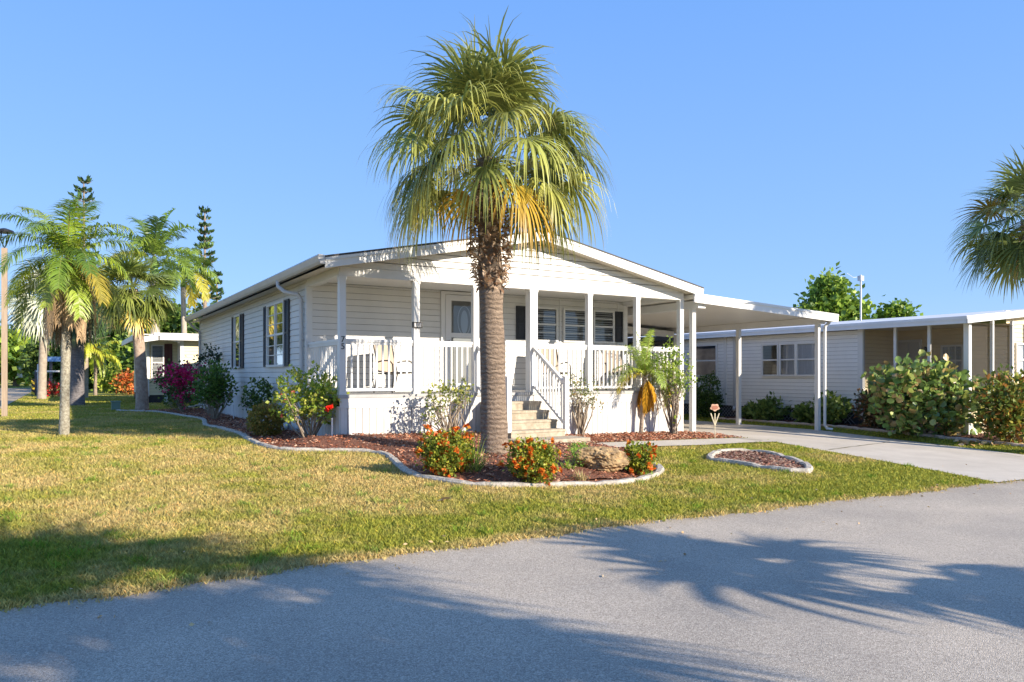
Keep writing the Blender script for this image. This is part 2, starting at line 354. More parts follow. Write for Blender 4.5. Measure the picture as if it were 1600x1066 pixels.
# ------------------------------------------------------------------ grass blades
def grass(n):
    r = 4.0*np.exp(rng.random(n)*math.log(48/4.0)); th = rng.uniform(-.95, .95, n)
    X = np.sin(th)*r; Y = np.cos(th)*r; P = np.c_[CX+X*FY+Y*FX, CY-X*FX+Y*FY]
    P[:, 1] += 0; clump = rng.normal(0, .012, (n, 2)); P += clump
    kc = 380; rc = 4.2*np.exp(rng.random(kc)*math.log(4)); tc = rng.uniform(-.9, .9, kc); Xc, Yc = np.sin(tc)*rc, np.cos(tc)*rc
    wc = np.repeat(np.c_[CX+Xc*FY+Yc*FX, CY-Xc*FX+Yc*FY], 45, 0)+rng.normal(0, .035, (kc*45, 2)); P = np.r_[P, wc]; tall = np.r_[np.ones(n), np.full(len(wc), 1.65)]; n = len(P)
    ok = (P[:, 1] > RE+.0+.035*np.sin(P[:, 0]*2.1)+.025*np.sin(P[:, 0]*7.3+1)-.13+.17*rng.random(n)**.45) & (P[:, 0] > -6.0)
    for pl in (bed1, bed2, oval, bed4, drive, walk): ok &= ~inpoly(P, pl)
    ok &= ~((P[:, 0] > 0) & (P[:, 0] < 8.3) & (P[:, 1] > -.1) & (P[:, 1] < 15.6))
    ok &= ~((P[:, 0] > 15.0) & (P[:, 1] > -6)); ok &= P[:, 1] < 42
    P = P[ok]; tall = tall[ok]; n = len(P); d = np.hypot(P[:, 0]-CX, P[:, 1]-CY)
    z = tzv(P); h = rng.uniform(.018, .046, n)*(1+.010*d)*tall; w = (.0023+.0005*d)*rng.uniform(.7, 1.3, n)
    a = rng.uniform(0, 6.28, n); lean = rng.uniform(.2, 1.3, n)*h; la = rng.uniform(0, 6.28, n)
    c = np.c_[P, z]; s = np.c_[np.cos(a), np.sin(a), np.zeros(n)]*w[:, None]; t = np.c_[np.cos(la)*lean, np.sin(la)*lean, h]
    V = np.stack([c-s, c+s, c+t*.55+s*.6+[0, 0, .004], c+t], 1).reshape(-1, 3); b = np.arange(n)[:, None]*4
    F = np.concatenate([b+np.array([[0, 1, 2]]), b+np.array([[0, 2, 3]])])
    cc = rng.uniform(.8, 1.4, n)[:, None]*np.array([[1.03, 1, .95]]); dry = rng.random(n) < .12; cc[dry] *= np.array([1.5, 1.2, 1.1])
    cc[tall > 1.2] *= np.array([.62, .92, .55]); cc = np.minimum(cc, 1.9)
    o = npmesh('grass', V, F, BLADE, None, np.repeat(cc, 4, 0)); o['kind'] = 'stuff'; o['label'] = 'short yellowish green lawn grass'; o['category'] = 'grass'
grass(1300000)
# ------------------------------------------------------------------ architecture helpers
def face_front(y0): return lambda s, n, z: (s, y0-n, z)      # wall facing -y
def face_left(x0): return lambda s, n, z: (x0-n, s, z)       # wall facing -x
def siding(mb, z0, z1, ext, lap=.127, d=.015, n0=0, gh=.006):
    z = z0
    while z < z1-.01:
        zt = min(z+lap, z1); a0, b0 = ext(z); a1, b1 = ext(zt)
        if b0 <= a0: break
        if b1 <= a1: a1 = b1 = (a0+b0)/2
        gz = zt-gh; a2, b2 = a1+(a0-a1)*.1, b1+(b0-b1)*.1
        mb.quad((a0, n0+d, z), (b0, n0+d, z), (b2, n0+.004, gz), (a2, n0+.004, gz))
        mb.quad((a2, n0+.004, gz), (b2, n0+.004, gz), (b2, n0-.06, gz), (a2, n0-.06, gz))
        mb.quad((a2, n0-.06, gz), (b2, n0-.06, gz), (b1, n0-.06, zt), (a1, n0-.06, zt))
        mb.quad((a0, n0-.06, z), (b0, n0-.06, z), (b0, n0+d, z), (a0, n0+d, z)); z = zt
def window(parent, tf, a, b, z0, z1, nx=1, ny=1, blinds=True, dark=False, single=False, fr=TRIM, curtain=False, n0=.016, fw=.05):
    f = MB(tf); o = n0
    f.box(a-fw, b+fw, o, o+.045, z1, z1+fw); f.box(a-fw, b+fw, o, o+.055, z0-fw, z0)
    f.box(a-fw, a, o, o+.045, z0, z1); f.box(b, b+fw, o, o+.045, z0, z1)
    zm = (z0+z1)/2
    if not single: f.box(a, b, o+.008, o+.036, zm-.022, zm+.022)
    for i in range(1, nx):
        x = a+(b-a)*i/nx; f.box(x-.012, x+.012, o+.010, o+.032, z0, zm-.022 if not single else z1)
        if not single: f.box(x-.012, x+.012, o+.010, o+.032, zm+.022, z1)
    for (p, q) in ((z0, zm-.022), (zm+.022, z1)):
        for j in range(1, ny):
            zz = p+(q-p)*j/ny; f.box(a, b, o+.012, o+.030, zz-.009, zz+.009)
    fo = f.ob('window', fr, parent)
    g = MB(tf); g.quad((a, o+.018, z0), (b, o+.018, z0), (b, o+.018, z1), (a, o+.018, z1)); g.ob('pane', GLASS, fo)
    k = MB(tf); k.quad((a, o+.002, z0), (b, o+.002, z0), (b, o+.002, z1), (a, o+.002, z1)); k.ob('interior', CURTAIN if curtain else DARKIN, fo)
    if blinds:
        k = MB(tf); z = z0+.03
        while z < z1-.02: k.quad((a+.01, o+.011, z-.004), (b-.01, o+.011, z-.004), (b-.01, o+.004, z+.026), (a+.01, o+.004, z+.026)); z += .055
        k.ob('blinds', BLIND, fo)
    return fo
def shutter(parent, tf, a, b, z0, z1, panel=False, m=SHUT):
    f = MB(tf); o = .017; w = .035
    f.box(a, b, o, o+.012, z0, z1)
    f.box(a, a+w, o+.012, o+.03, z0, z1); f.box(b-w, b, o+.012, o+.03, z0, z1)
    for z in (z0, (z0+z1)/2-w/2, z1-w): f.box(a+w, b-w, o+.012, o+.028, z, z+w)
    if panel:
        for p, q in ((z0+.09, (z0+z1)/2-.06), ((z0+z1)/2+.06, z1-.09)): f.box(a+w+.02, b-w-.02, o+.012, o+.022, p, q)
    else:
        z = z0+w+.01
        while z < z1-w-.02:
            if abs(z-(z0+z1)/2) > .05: f.quad((a+w, o+.026, z), (b-w, o+.026, z), (b-w, o+.014, z+.03), (a+w, o+.014, z+.03))
            z += .04
    return f.ob('shutter', m, parent)
def text(s, size, tf_rot, loc, m, parent, name, ext=.006):
    cu = bpy.data.curves.new(name, 'FONT'); cu.body = s; cu.size = size; cu.extrude = ext; cu.align_x = 'CENTER'; cu.align_y = 'CENTER'; cu.space_line = .82
    t = bpy.data.objects.new(name+'_t', cu); dg = bpy.context.evaluated_depsgraph_get(); C.objects.link(t); bpy.context.view_layer.update()
    dg = bpy.context.evaluated_depsgraph_get(); me = bpy.data.meshes.new_from_object(t.evaluated_get(dg)); C.objects.unlink(t); bpy.data.objects.remove(t)
    me.materials.clear(); me.materials.append(m); me.name = name
    o = bpy.data.objects.new(name, me); C.objects.link(o); o.parent = parent
    o.location = tuple(np.array(loc)-woff(parent)); o.rotation_euler = tf_rot; return o
# ------------------------------------------------------------------ THE HOUSE
H = thing('mobile_home', 'long white clapboard home with gabled porch and charcoal shutters behind the big palm', 'house', (0, 0, 0))
W = 8.2; BK = 15.5; PD = 2.03; ZB = 2.93; ZC = 3.05
core = MB(); core.box(.03, W-.02, PD+.03, BK-.03, -.15, 3.2); core.ob('dark_inner_shell', DARKIN, H)  # unseen core box added inside the siding to block light
wl = MB(face_left(0)); siding(wl, .62, 3.16, lambda z: (PD, BK)); wl.ob('side_wall', SID, H)
wf = MB(face_front(PD)); siding(wf, .84, ZC, lambda z: (0, W)); wf.ob('porch_wall', SID, H)
wr = MB(lambda s, n, z: (W+n, s, z)); siding(wr, .5, 3.16, lambda z: (PD, BK)); wr.ob('side_wall', SID, H)
wb = MB(lambda s, n, z: (s, BK+n, z)); siding(wb, .5, 3.16, lambda z: (0, W)); wb.ob('rear_wall', SID, H)
RK = .2; PK = 4.1
def roofz(x): return 3.22 + RK*(PK+.35-abs(x-PK)) - .0   # top surface
# gable wall over the porch
gb = MB(face_front(.0)); 
siding(gb, ZB+.17, 4.1, lambda z: (max(-.0, PK-(4.45-(z+.02-3.10)/RK)), min(W, PK+(4.45-(z+.02-3.10)/RK))) if z > 3.10 else (0, W), .125, gh=.016)
gb.box(-.0, W, -.16, .018, ZB, ZB+.165)
gb.ob('gable_wall', SID, H)
bmk = MB(); bmk.hexa([(-.02, .0, ZB+.01), (.14, .0, ZB+.01), (-.02, PD-.02, ZB+.01), (.14, PD-.02, ZB+.01), (-.02, 0, 3.15), (.14, 0, 3.15), (-.02, PD-.02, 3.15), (.14, PD-.02, 3.15)])
bmk.ob('porch_beam', TRIM, H); bmk = MB(); bmk.box(W-.14, W+.02, .02, PD-.02, ZB+.01, 3.15); bmk.ob('porch_beam', TRIM, H)
ce = MB(); ce.box(.0, W, .17, PD-.002, ZC, ZC+.03); ce.ob('porch_ceiling', SID, H)
# roof
rf = MB(); Y0, Y1 = -.30, BK+.3
for x0, x1 in ((-.35, PK), (PK, W+.35)):
    rf.hexa([(x0, Y0-.015, roofz(x0)-.03), (x1, Y0-.015, roofz(x1)-.03), (x0, Y1, roofz(x0)-.03), (x1, Y1, roofz(x1)-.03),
             (x0, Y0-.015, roofz(x0)), (x1, Y0-.015, roofz(x1)), (x0, Y1, roofz(x0)), (x1, Y1, roofz(x1))])
ro = rf.ob('roof', SHINGLE, H)
fa = MB()
for x0, x1 in ((-.35, PK), (PK, W+.35)):
    for (dy0, dy1, a, b) in ((0, .03, .035, .215), (-.012, 0, .035, .09)):
        fa.hexa([(x0, Y0+dy0, roofz(x0)-b), (x1, Y0+dy0, roofz(x1)-b), (x0, Y0+dy1, roofz(x0)-b), (x1, Y0+dy1, roofz(x1)-b),
                 (x0, Y0+dy0, roofz(x0)-a), (x1, Y0+dy0, roofz(x1)-a), (x0, Y0+dy1, roofz(x0)-a), (x1, Y0+dy1, roofz(x1)-a)])
fa.ob('rake_fascia', TRIM, ro)
so = MB()
for x0, x1 in ((-.35, PK), (PK, W+.35)):
    so.quad((x0, Y0+.03, roofz(x0)-.20), (x1, Y0+.03, roofz(x1)-.20), (x1, .02, roofz(x1)-.20), (x0, .02, roofz(x0)-.20))
so.quad((-.38, Y0+.02, 3.02), (-.01, Y0+.02, 3.09), (-.01, Y1, 3.09), (-.38, Y1, 3.02))
so.quad((W+.38, Y0+.02, 3.02), (W+.01, Y0+.02, 3.09), (W+.01, Y1, 3.09), (W+.38, Y1, 3.02))
so.ob('soffit', BEIGE, ro)
gu = MB()
for sx, xx in ((-1, -.36), (1, W+.36)):
    if sx > 0: continue
    P = [(0, -.13), (.0, 0.02), (.11, .03), (.135, .0), (.10, -.09), (.07, -.13)]
    n = len(P); V = [(xx+sx*p, y, 3.20+q) for y in (Y0-.02, Y1) for p, q in P]
    gu.add(V, [(i, (i+1) % n, n+(i+1) % n, n+i) for i in range(n)]+[tuple(range(n)), tuple(range(n, 2*n))])
gu.ob('gutter', GUT, H)
ds = MB()
ds.tube([(-.43, 2.62, 3.1), (-.43, 2.60, 2.98), (-.33, 2.45, 2.86), (-.12, 2.25, 2.80), (-.07, 2.22, 2.70), (-.065, 2.22, 1.5), (-.065, 2.22, .35), (-.07, 2.2, .20), (-.16, 2.17, .10)], .042, 8)
ds.box(-.09, -.02, 2.17, 2.27, 1.9, 1.93); ds.box(-.09, -.02, 2.17, 2.27, .9, .93)
ds.ob('downspout', GUT, H, smooth=False)
ds = MB(); ds.tube([(-.43, 15.4, 3.1), (-.3, 15.3, 2.9), (-.06, 15.25, 2.7), (-.06, 15.25, .1)], .04, 8); ds.ob('downspout', GUT, H)
# corner trims
for bx_ in ((-.02, .10, PD-.02, PD, .62, ZC), (-.022, -.001, PD+.001, PD+.09, .62, 3.1), (-.022, 0, BK-.1, BK+.01, .5, 3.1), (W-.1, W+.02, PD-.02, PD, .84, ZC)):
    ct = MB(); ct.box(*bx_); ct.ob('corner_trim', TRIM, H)
# skirting
def skirt(mb, s0, s1, zt, zfun, pitch=.20):
    s = s0; k = 0
    while s < s1-.001:
        e = min(s+pitch, s1); zb = zfun((s+e)/2)-.12
        g = .012
        mb.quad((s, -.05, zb), (s+g, -.05, zb), (s+g, -.05, zt), (s, -.05, zt)); mb.quad((s+g, -.05, zb), (s+g, .012, zb), (s+g, .012, zt), (s+g, -.05, zt))
        h_ = (s+g+e)/2; mb.quad((s+g, .012, zb), (h_, .006, zb), (h_, .006, zt), (s+g, .012, zt)); mb.quad((h_, .006, zb), (e, .012, zb), (e, .012, zt), (h_, .006, zt)); mb.quad((e, .012, zb), (e, -.05, zb), (e, -.05, zt), (e, .012, zt)); s = e
sk = MB(face_left(0)); skirt(sk, 0, BK, .62, lambda s: 0); sk.box(0, BK, 0, .02, .60, .635); sk.ob('side_skirting', SKIRT, H)
sk = MB(face_front(0)); skirt(sk, 0, 2.72, .62, lambda s: tz(s, 0), .135); skirt(sk, 4.05, W, .62, lambda s: tz(s, 0), .135)
sk.box(0, 2.72, -.02, .022, .60, .78); sk.box(4.05, W, -.02, .022, .60, .78); sk.box(2.72, 4.05, -.02, .004, -.3, .78)
sk.ob('porch_skirting', SKIRT, H)
sk = MB(lambda s, n, z: (W+n, s, z)); skirt(sk, 0, BK, .62, lambda s: -.16, .2); sk.box(0, PD, -.02, .02, .6, .78); sk.ob('side_skirting', SKIRT, H)
dk = MB(); 
for i in range(14): dk.box(-.03, W+.03, -.035+i*.147, -.035+i*.147+.142, .782, .84)
dk.ob('porch_deck', DECK, H)
# posts
PX = [.05, 1.462, 2.717, 4.05, 5.486, 6.826, 8.15]
for i, x in enumerate(PX):
    w = .115 if i != 3 else .18; p = MB(); p.box(x-w/2, x+w/2, .0-.012, w-.012, .84, ZB); p.box(x-w/2-.012, x+w/2+.012, -.02, w, ZB-.05, ZB-.002)
    p.box(x-w/2-.01, x+w/2+.01, -.02, w-.002, .842, .88)
    po = p.ob('porch_post', TRIM, H)
    if i == 0: P0 = po
    if i == 1: P1 = po
def railing(name, A, B, tf, z=.84, parent=H):
    r = MB(tf); r.box(A, B, .0, .07, z+.94, z+.99); r.box(A, B, .015, .055, z+.89, z+.94); r.box(A, B, .015, .055, z+.06, z+.11)
    n = max(1, round((B-A)/.115)); 
    for i in range(1, n): x = A+(B-A)*i/n; r.box(x-.016, x+.016, .02, .05, z+.11, z+.89)
    return r.ob(name, TRIM, parent)
for a, b in ((0, 1), (1, 2), (3, 4), (4, 5), (5, 6)):
    railing('railing', PX[a]+.06, PX[b]-.06, lambda s, n, z: (s, .01+n, z))
railing('railing', .12, PD-.03, lambda s, n, z: (.01+n, s, z)); railing('railing', .12, PD-.03, lambda s, n, z: (W-.09+n, s, z))
# number plate and digits
pl = MB(); pl.box(1.462-.10, 1.462+.10, -.04, -.014, 2.06, 2.17); plo = pl.ob('number_plate', BLACK, H)
pl = MB(); pl.box(1.462-.07, 1.462+.07, -.045, -.041, 2.08, 2.15); pl.ob('plate_face', mat('plate_face', (.45, .45, .45), None), plo)
text('11', .085, (math.pi/2, 0, 0), (1.462, -.049, 2.116), BLACK, plo, 'plate_digits', .002)
text('7\n5', .15, (math.pi/2, 0, 0), (.05, -.016, 1.75), BLACK, P0, 'house_number', .003)
# windows and shutters
wnd = face_left(0)
window(H, wnd, 3.72, 5.20, 1.42, 2.78, 2, 3); shutter(H, wnd, 3.30, 3.64, 1.38, 2.82); shutter(H, wnd, 5.28, 5.62, 1.38, 2.82)
fx = MB(wnd); fx.box(4.43, 4.49, .018, .062, 1.42, 2.78); fx.ob('window_mullion', TRIM, H)
window(H, wnd, 8.42, 9.12, 1.42, 2.80, 1, 1); shutter(H, wnd, 8.0, 8.35, 1.38, 2.84); shutter(H, wnd, 9.19, 9.54, 1.38, 2.84)
wf_ = face_front(PD)
for a, b in ((5.40, 5.98), (6.24, 6.86), (7.15, 7.72)): window(H, wf_, a, b, 2.03, 2.76, 1, 2, blinds=True)
shutter(H, wf_, 4.86, 5.12, 2.02, 2.80, True); shutter(H, wf_, 7.80, 8.05, 2.02, 2.80, True)
fx = MB(wf_); 
for x in (6.11, 7.0, 7.9): fx.box(x-.015, x+.015, .016, .028, .9, 3.04)
fx.box(5.25, 7.78, .016, .04, 1.93, 1.975); fx.ob('wall_batten', TRIM, H)
# door
dr = MB(wf_); dr.box(2.92, 3.02, .016, .06, .845, 2.97); dr.box(4.0, 4.10, .016, .06, .845, 2.97); dr.box(2.92, 4.10, .016, .06, 2.97, 3.03)
drf = dr.ob('door_frame', TRIM, H)
dr = MB(wf_); dr.box(3.03, 3.99, .017, .030, .85, 2.96)
for (a, b, p, q) in ((3.03, 3.17, .85, 2.96), (3.85, 3.99, .85, 2.96), (3.17, 3.85, 2.83, 2.96), (3.17, 3.85, 2.02, 2.12), (3.17, 3.85, .85, 1.0)): dr.box(a, b, .030, .055, p, q)
dro = dr.ob('door', WHITEP, H)
g = MB(wf_); g.quad((3.17, .044, 2.12), (3.85, .044, 2.12), (3.85, .044, 2.83), (3.17, .044, 2.83)); g.ob('pane', GLASS, dro); g = MB(wf_); g.quad((3.17, .044, 1.0), (3.85, .044, 1.0), (3.85, .044, 2.02), (3.17, .044, 2.02)); g.ob('pane', GLASS, dro)
g = MB(wf_); g.quad((3.17, .032, 1.0), (3.85, .032, 1.0), (3.85, .032, 2.83), (3.17, .032, 2.83)); g.ob('inner_door', mat('inner_door', (.36, .35, .33), None), dro)
def oval_ring(cx, cz, rx, rz, w):
    g = MB(wf_); n = 24
    for i in range(n):
        a, b = 2*math.pi*i/n, 2*math.pi*(i+1)/n
        g.quad((cx+rx*math.cos(a), .036, cz+rz*math.sin(a)), (cx+rx*math.cos(b), .036, cz+rz*math.sin(b)), (cx+(rx-w)*math.cos(b), .036, cz+(rz-w)*math.sin(b)), (cx+(rx-w)*math.cos(a), .036, cz+(rz-w)*math.sin(a)))
    return g
oval_ring(3.5, 2.40, .17, .33, .018).ob('glass_border', WHITEP, dro); oval_ring(3.5, 2.37, .09, .26, .09).ob('oval_light', mat('oval_light', (.62, .64, .66), None, rough=.15), dro)
g = MB(wf_); g.box(3.08, 3.11, .055, .10, 1.82, 1.94); g.ob('handle', BLACK, dro)
# ------------------------------------------------------------------ steps
ST = thing('concrete_steps', 'cream concrete steps with white handrails leading up to the porch', 'steps', (3.38, -.7, tz(3.38, -.7)))
s = MB()
for k in range(4):
    zt = .67-.168*k; y1 = -.04-.28*k; s.box(2.80, 4.00, y1-.30, y1+.0 if k else -.024, -.2, zt) if k == 0 else s.box(2.80, 4.00, y1-.30, y1-.02, -.2, zt)
    s.box(2.79, 4.01, y1-.315, y1-.30, zt-.045, zt-.003)
s.box(2.62, 4.16, -1.75, -1.175, -.3, .035); s.ob('step', CONC, ST)
for x in (2.76, 4.04):
    r = MB(); r.box(x-.045, x+.045, -1.19, -1.10, .14, 1.14); r.box(x-.055, x+.055, -1.20, -1.09, 1.14, 1.165)
    y0, z0, y1, z1 = -1.1, .98, -.02, 1.68
    r.bar((x, y0, z0+.06), (x, y1, z1+.06), .06, .06); r.bar((x, y0, z0-.72), (x, y1, z1-.72), .04, .045)
    for i in range(1, 11):
        t = i/11; yy = y0+(y1-y0)*t; zz = z0+(z1-z0)*t; r.box(x-.014, x+.014, yy-.014, yy+.014, zz-.71, zz+.05)
    r.ob('handrail', TRIM, ST)
# ------------------------------------------------------------------ carport
CP = thing('carport', 'flat roofed white carport with slim posts beside the white home', 'carport', (11, 6, tz(11, 6)))
cz = lambda x: 3.06 - (x-8.3)*(.26/5.2)
c = MB(); c.hexa([(8.3, -.28, cz(8.3)-.09), (13.5, -.28, cz(13.5)-.09), (8.3, 14, cz(8.3)-.09), (13.5, 14, cz(13.5)-.09), (8.3, -.28, cz(8.3)-.01), (13.5, -.28, cz(13.5)-.01), (8.3, 14, cz(8.3)-.01), (13.5, 14, cz(13.5)-.01)])
for i in range(1, 12):   # ribs of the roof pans
    pass
c.ob('roof', CREAM, CP)
c = MB(); c.hexa([(8.25, -.32, cz(8.25)-.2), (13.52, -.32, cz(13.52)-.2), (8.25, -.28, cz(8.25)-.2), (13.52, -.28, cz(13.52)-.2), (8.25, -.32, cz(8.25)), (13.52, -.32, cz(13.52)), (8.25, -.28, cz(8.25)), (13.52, -.28, cz(13.52))])
c.hexa([(8.25, -.335, cz(8.25)-.05), (13.53, -.335, cz(13.53)-.05), (8.25, -.32, cz(8.25)-.05), (13.53, -.32, cz(13.53)-.05), (8.25, -.335, cz(8.25)+.01), (13.53, -.335, cz(13.53)+.01), (8.25, -.32, cz(8.25)+.01), (13.53, -.32, cz(13.53)+.01)])
c.box(13.50, 13.56, -.30, 14, cz(13.5)-.18, cz(13.5)+.01); c.ob('fascia', TRIM, CP)
c = MB(); c.box(13.08, 13.28, -.1, 14, cz(13.2)-.26, cz(13.2)-.092); c.box(8.48, 8.72, -.2, 14, cz(8.5)-.30, cz(8.5)-.12); c.ob('beam', TRIM, CP)
def cpost(x, y, w=.11):
    p = MB(); zt = cz(x)-.26; p.box(x-w/2, x+w/2, y-w/2, y+w/2, tz(x, y)-.1, zt+.0); p.box(x-.004, x+.004, y-w/2-.004, y-w/2, zt-.0, zt+.12)
    p.ob('post', TRIM, CP)
for y in (.06, 2.78, 5.3, 8.4, 11.5): cpost(13.18, y)
for y in (.06,): cpost(8.56, y)
d = MB(); zt = cz(13.3)-.15; d.tube([(13.45, -.12, zt), (13.40, -.12, zt-.08), (13.31, -.08, zt-.16), (13.29, -.08, zt-.3), (13.29, -.08, tz(13.3, 0)+.14), (13.33, -.12, tz(13.3, 0)+.06), (13.42, -.22, tz(13.3, 0)+.04)], .04, 8); d.ob('downspout', TRIM, CP)
# screened room at the back of the carport
SR = thing('screen_room', 'dark screened lanai at the back of the carport', 'screen room', (10.8, 7, tz(10.8, 7)))
yS = 5.35
s = MB(); s.box(8.32, 13.1, yS, yS+.06, tz(10, yS)-.05, .75); s.box(13.02, 13.12, yS, yS+.08, .75, 2.52); s.box(8.32, 8.42, yS, yS+.08, .75, 2.6)
s.hexa([(8.42, yS, 2.62), (13.02, yS, 2.42), (8.42, yS+.08, 2.62), (13.02, yS+.08, 2.42), (8.42, yS, 2.86), (13.02, yS, 2.62), (8.42, yS+.08, 2.86), (13.02, yS+.08, 2.62)])
for x in (10.0, 11.5): s.box(x-.02, x+.02, yS+.01, yS+.05, .75, 2.5)
s.ob('frame', TRIM, SR)
s = MB(); s.box(8.32, 13.1, 9.5, 9.56, -.3, 2.5); s.box(13.05, 13.1, yS+.08, 9.5, -.3, 2.5); s.ob('dark_inner_shell', DARKIN, SR)
s = MB(); s.quad((8.42, yS+.03, .75), (13.02, yS+.03, .75), (13.02, yS+.03, 2.5), (8.42, yS+.03, 2.62)); s.ob('screen', GLASS, SR)
# ------------------------------------------------------------------ neighbour on the right
NB = thing('mobile_home', 'low cream home with screened porch and flat white roof edge beyond the carport', 'house', (18, 4, tz(18, 4)))
NX = 15.1; NZ0, NZ1 = .16, 2.47
n = MB(face_left(NX)); siding(n, NZ0, NZ1, lambda z: (.15, 19), .115); n.ob('side_wall', NSID, NB)
n = MB(); n.box(NX+.02, 24, .2, 19, -.2, 2.5); n.ob('dark_inner_shell', DARKIN, NB)  # unseen dark core box behind the siding, like the main house
n = MB(); n.box(NX-.03, NX+.09, .0, .15, .0, NZ1); n.ob('corner_trim', TRIM, NB); n = MB(); n.box(NX-.035, NX-.0, 5.0, 5.11, NZ0, NZ1); n.ob('corner_trim', TRIM, NB)
n = MB(); XE, YE = NX-.32, -2.95
n.hexa([(XE, YE, 2.46), (XE+.04, YE, 2.46), (XE, 19.3, 2.46), (XE+.04, 19.3, 2.46), (XE, YE, 2.63), (XE+.04, YE, 2.63), (XE, 19.3, 2.66), (XE+.04, 19.3, 2.66)])
n.box(XE-.02, XE, YE-.02, 19.3, 2.56, 2.635)
def fz(x): return 2.63+(x-XE)*.095 if x < 20 else 2.63+(20-XE)*.095-(x-20)*.095
for a, b in ((XE, 20), (20, 25.3)):
    n.hexa([(a, YE-.03, fz(a)-.17), (b, YE-.03, fz(b)-.17), (a, YE+.01, fz(a)-.17), (b, YE+.01, fz(b)-.17), (a, YE-.03, fz(a)), (b, YE-.03, fz(b)), (a, YE+.01, fz(a)), (b, YE+.01, fz(b))])
n.ob('fascia', mat('fascia_blue_white', (.66, .68, .70), (.74, .75, .76), 2, .45), NB)
n = MB()
for a, b in ((XE, 20), (20, 25.3)):
    n.hexa([(a, YE+.01, fz(a)-.04), (b, YE+.01, fz(b)-.04), (a, 19.3, fz(a)-.04), (b, 19.3, fz(b)-.04), (a, YE+.01, fz(a)+.01), (b, YE+.01, fz(b)+.01), (a, 19.3, fz(a)+.01), (b, 19.3, fz(b)+.01)])
rn = n.ob('roof', mat('metal_roof', (.55, .56, .58), (.7, .7, .7), 1, .5), NB)
n = MB(); n.quad((XE+.04, YE, 2.47), (NX+2.2, YE, 2.49), (NX+2.2, .15, 2.49), (XE+.04, .15, 2.47)); n.quad((XE+.04, .15, 2.47), (NX, .15, 2.47), (NX, 19, 2.47), (XE+.04, 19, 2.47)); n.ob('soffit', BEIGE, NB)
# lattice under the siding
l = MB(face_left(NX+.01)); zb = tz(NX, 3)-.02
y = .2
while y < 12:
    l.quad((y, .0, zb), (y+.02, .0, zb), (y+.45, .0, NZ0), (y+.43, .0, NZ0)); l.quad((y+.43, .006, zb), (y+.45, .006, zb), (y+.02, .006, NZ0), (y, .006, NZ0)); y += .13
l.ob('lattice', mat('lattice_grey', (.35, .36, .38), None), NB)
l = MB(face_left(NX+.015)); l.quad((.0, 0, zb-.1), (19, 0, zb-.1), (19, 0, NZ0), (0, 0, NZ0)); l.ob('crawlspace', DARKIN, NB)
nw = face_left(NX)
# triple window px 1190-1275, y 538-585
def uon(px, x0):   # y on plane x=x0 seen at px
    q = (px-800)/FP; a = x0-CX; return CY + a*(FY-q*FX)/(FX+q*FY)
e = [uon(p, NX) for p in (1277, 1246, 1219, 1191)]
window(NB, nw, e[0]+.04, e[1]-.03, 1.20, 2.13, curtain=True, blinds=False, n0=.012); window(NB, nw, e[1]+.07, e[2]-.04, 1.20, 2.13, curtain=True, blinds=False, n0=.012); window(NB, nw, e[2]+.08, e[3]-.04, 1.20, 2.13, curtain=True, blinds=False, n0=.012)
e = [uon(p, NX) for p in (1120, 1088)]; window(NB, nw, e[0], e[1], 1.18, 2.2, 1, 1, curtain=True, blinds=False, n0=.012)
n = MB(); yy = uon(1149, NX); n.box(NX-.07, NX, yy-.04, yy+.04, .1, 2.5); n.bar((NX-.05, yy, .12), (NX-.22, yy-.12, .02), .07, .07); n.ob('downspout', GUT, NB)
# porch: posts, knee wall, inner walls
TX = NX+2.0; SZ = .25
n = MB(face_left(TX)); siding(n, SZ, 2.55, lambda z: (-2.85, .2), .115); n.ob('porch_wall', TAN, NB)
n = MB(face_front(.15)); siding(n, SZ, 2.5, lambda z: (NX+.1, TX), .115); n.ob('porch_end_wall', TAN, NB)
n = MB(face_front(YE+.2)); siding(n, SZ, 2.9, lambda z: (TX, 24), .115); n.ob('front_wall', TAN, NB)
n = MB(face_left(NX)); siding(n, tz(NX, -1)-.2, .5, lambda z: (-2.85, .0), .115, n0=-.03); n.ob('knee_wall', TAN, NB)
n = MB(face_front(YE+.14)); siding(n, -.6, .5, lambda z: (NX+.02, TX+.1), .115); n.ob('knee_wall', TAN, NB)
n = MB(); n.box(NX+.02, TX+.0, YE+.16, .14, .12, .2); n.ob('porch_floor', DECK, NB)
for q in (1398, 1451): yy = uon(q, NX); n = MB(); n.box(NX, NX+.07, yy-.035, yy+.035, .85, 2.5); n.ob('porch_post', TRIM, NB)
n = MB(); n.box(NX-.02, NX+.11, YE+.1, YE+.23, -.3, 2.5); n.ob('porch_post', TRIM, NB)
for x in (NX+1.0, NX+2.0, NX+3.0, NX+4.2): n = MB(); n.box(x-.035, x+.035, YE+.02, YE+.09, -.3, 2.6); n.ob('porch_post', TRIM, NB)
n = MB(); n.box(NX+.03, NX+.034, YE+.2, .0, .85, 2.5); n.box(NX+.1, TX, YE+.12, YE+.124, .85, 2.5); n.ob('insect_screen', SCREEN, NB)
tw = face_left(TX); e = [uon(p, TX) for p in (1438, 1405, 1380)]
def clampd(a, b): return min(a, b), max(a, b)
d_ = MB(tw); a, b = -.75, .0
d_ = MB(tw); a, b = e[0], e[1]; d_.box(a-.06, b+.06, .016, .05, .28, 2.22); do = d_.ob('door_frame', TRIM, NB)
d_ = MB(tw); d_.box(a, (a+b)/2-.01, .05, .075, .3, 2.15); d_.box((a+b)/2+.01, b, .05, .075, .3, 2.15)
for aa, bb in ((a+.06, (a+b)/2-.07), ((a+b)/2+.07, b-.06)):
    for p, q in ((.45, .95), (1.05, 1.95)): d_.box(aa, bb, .075, .082, p, q)
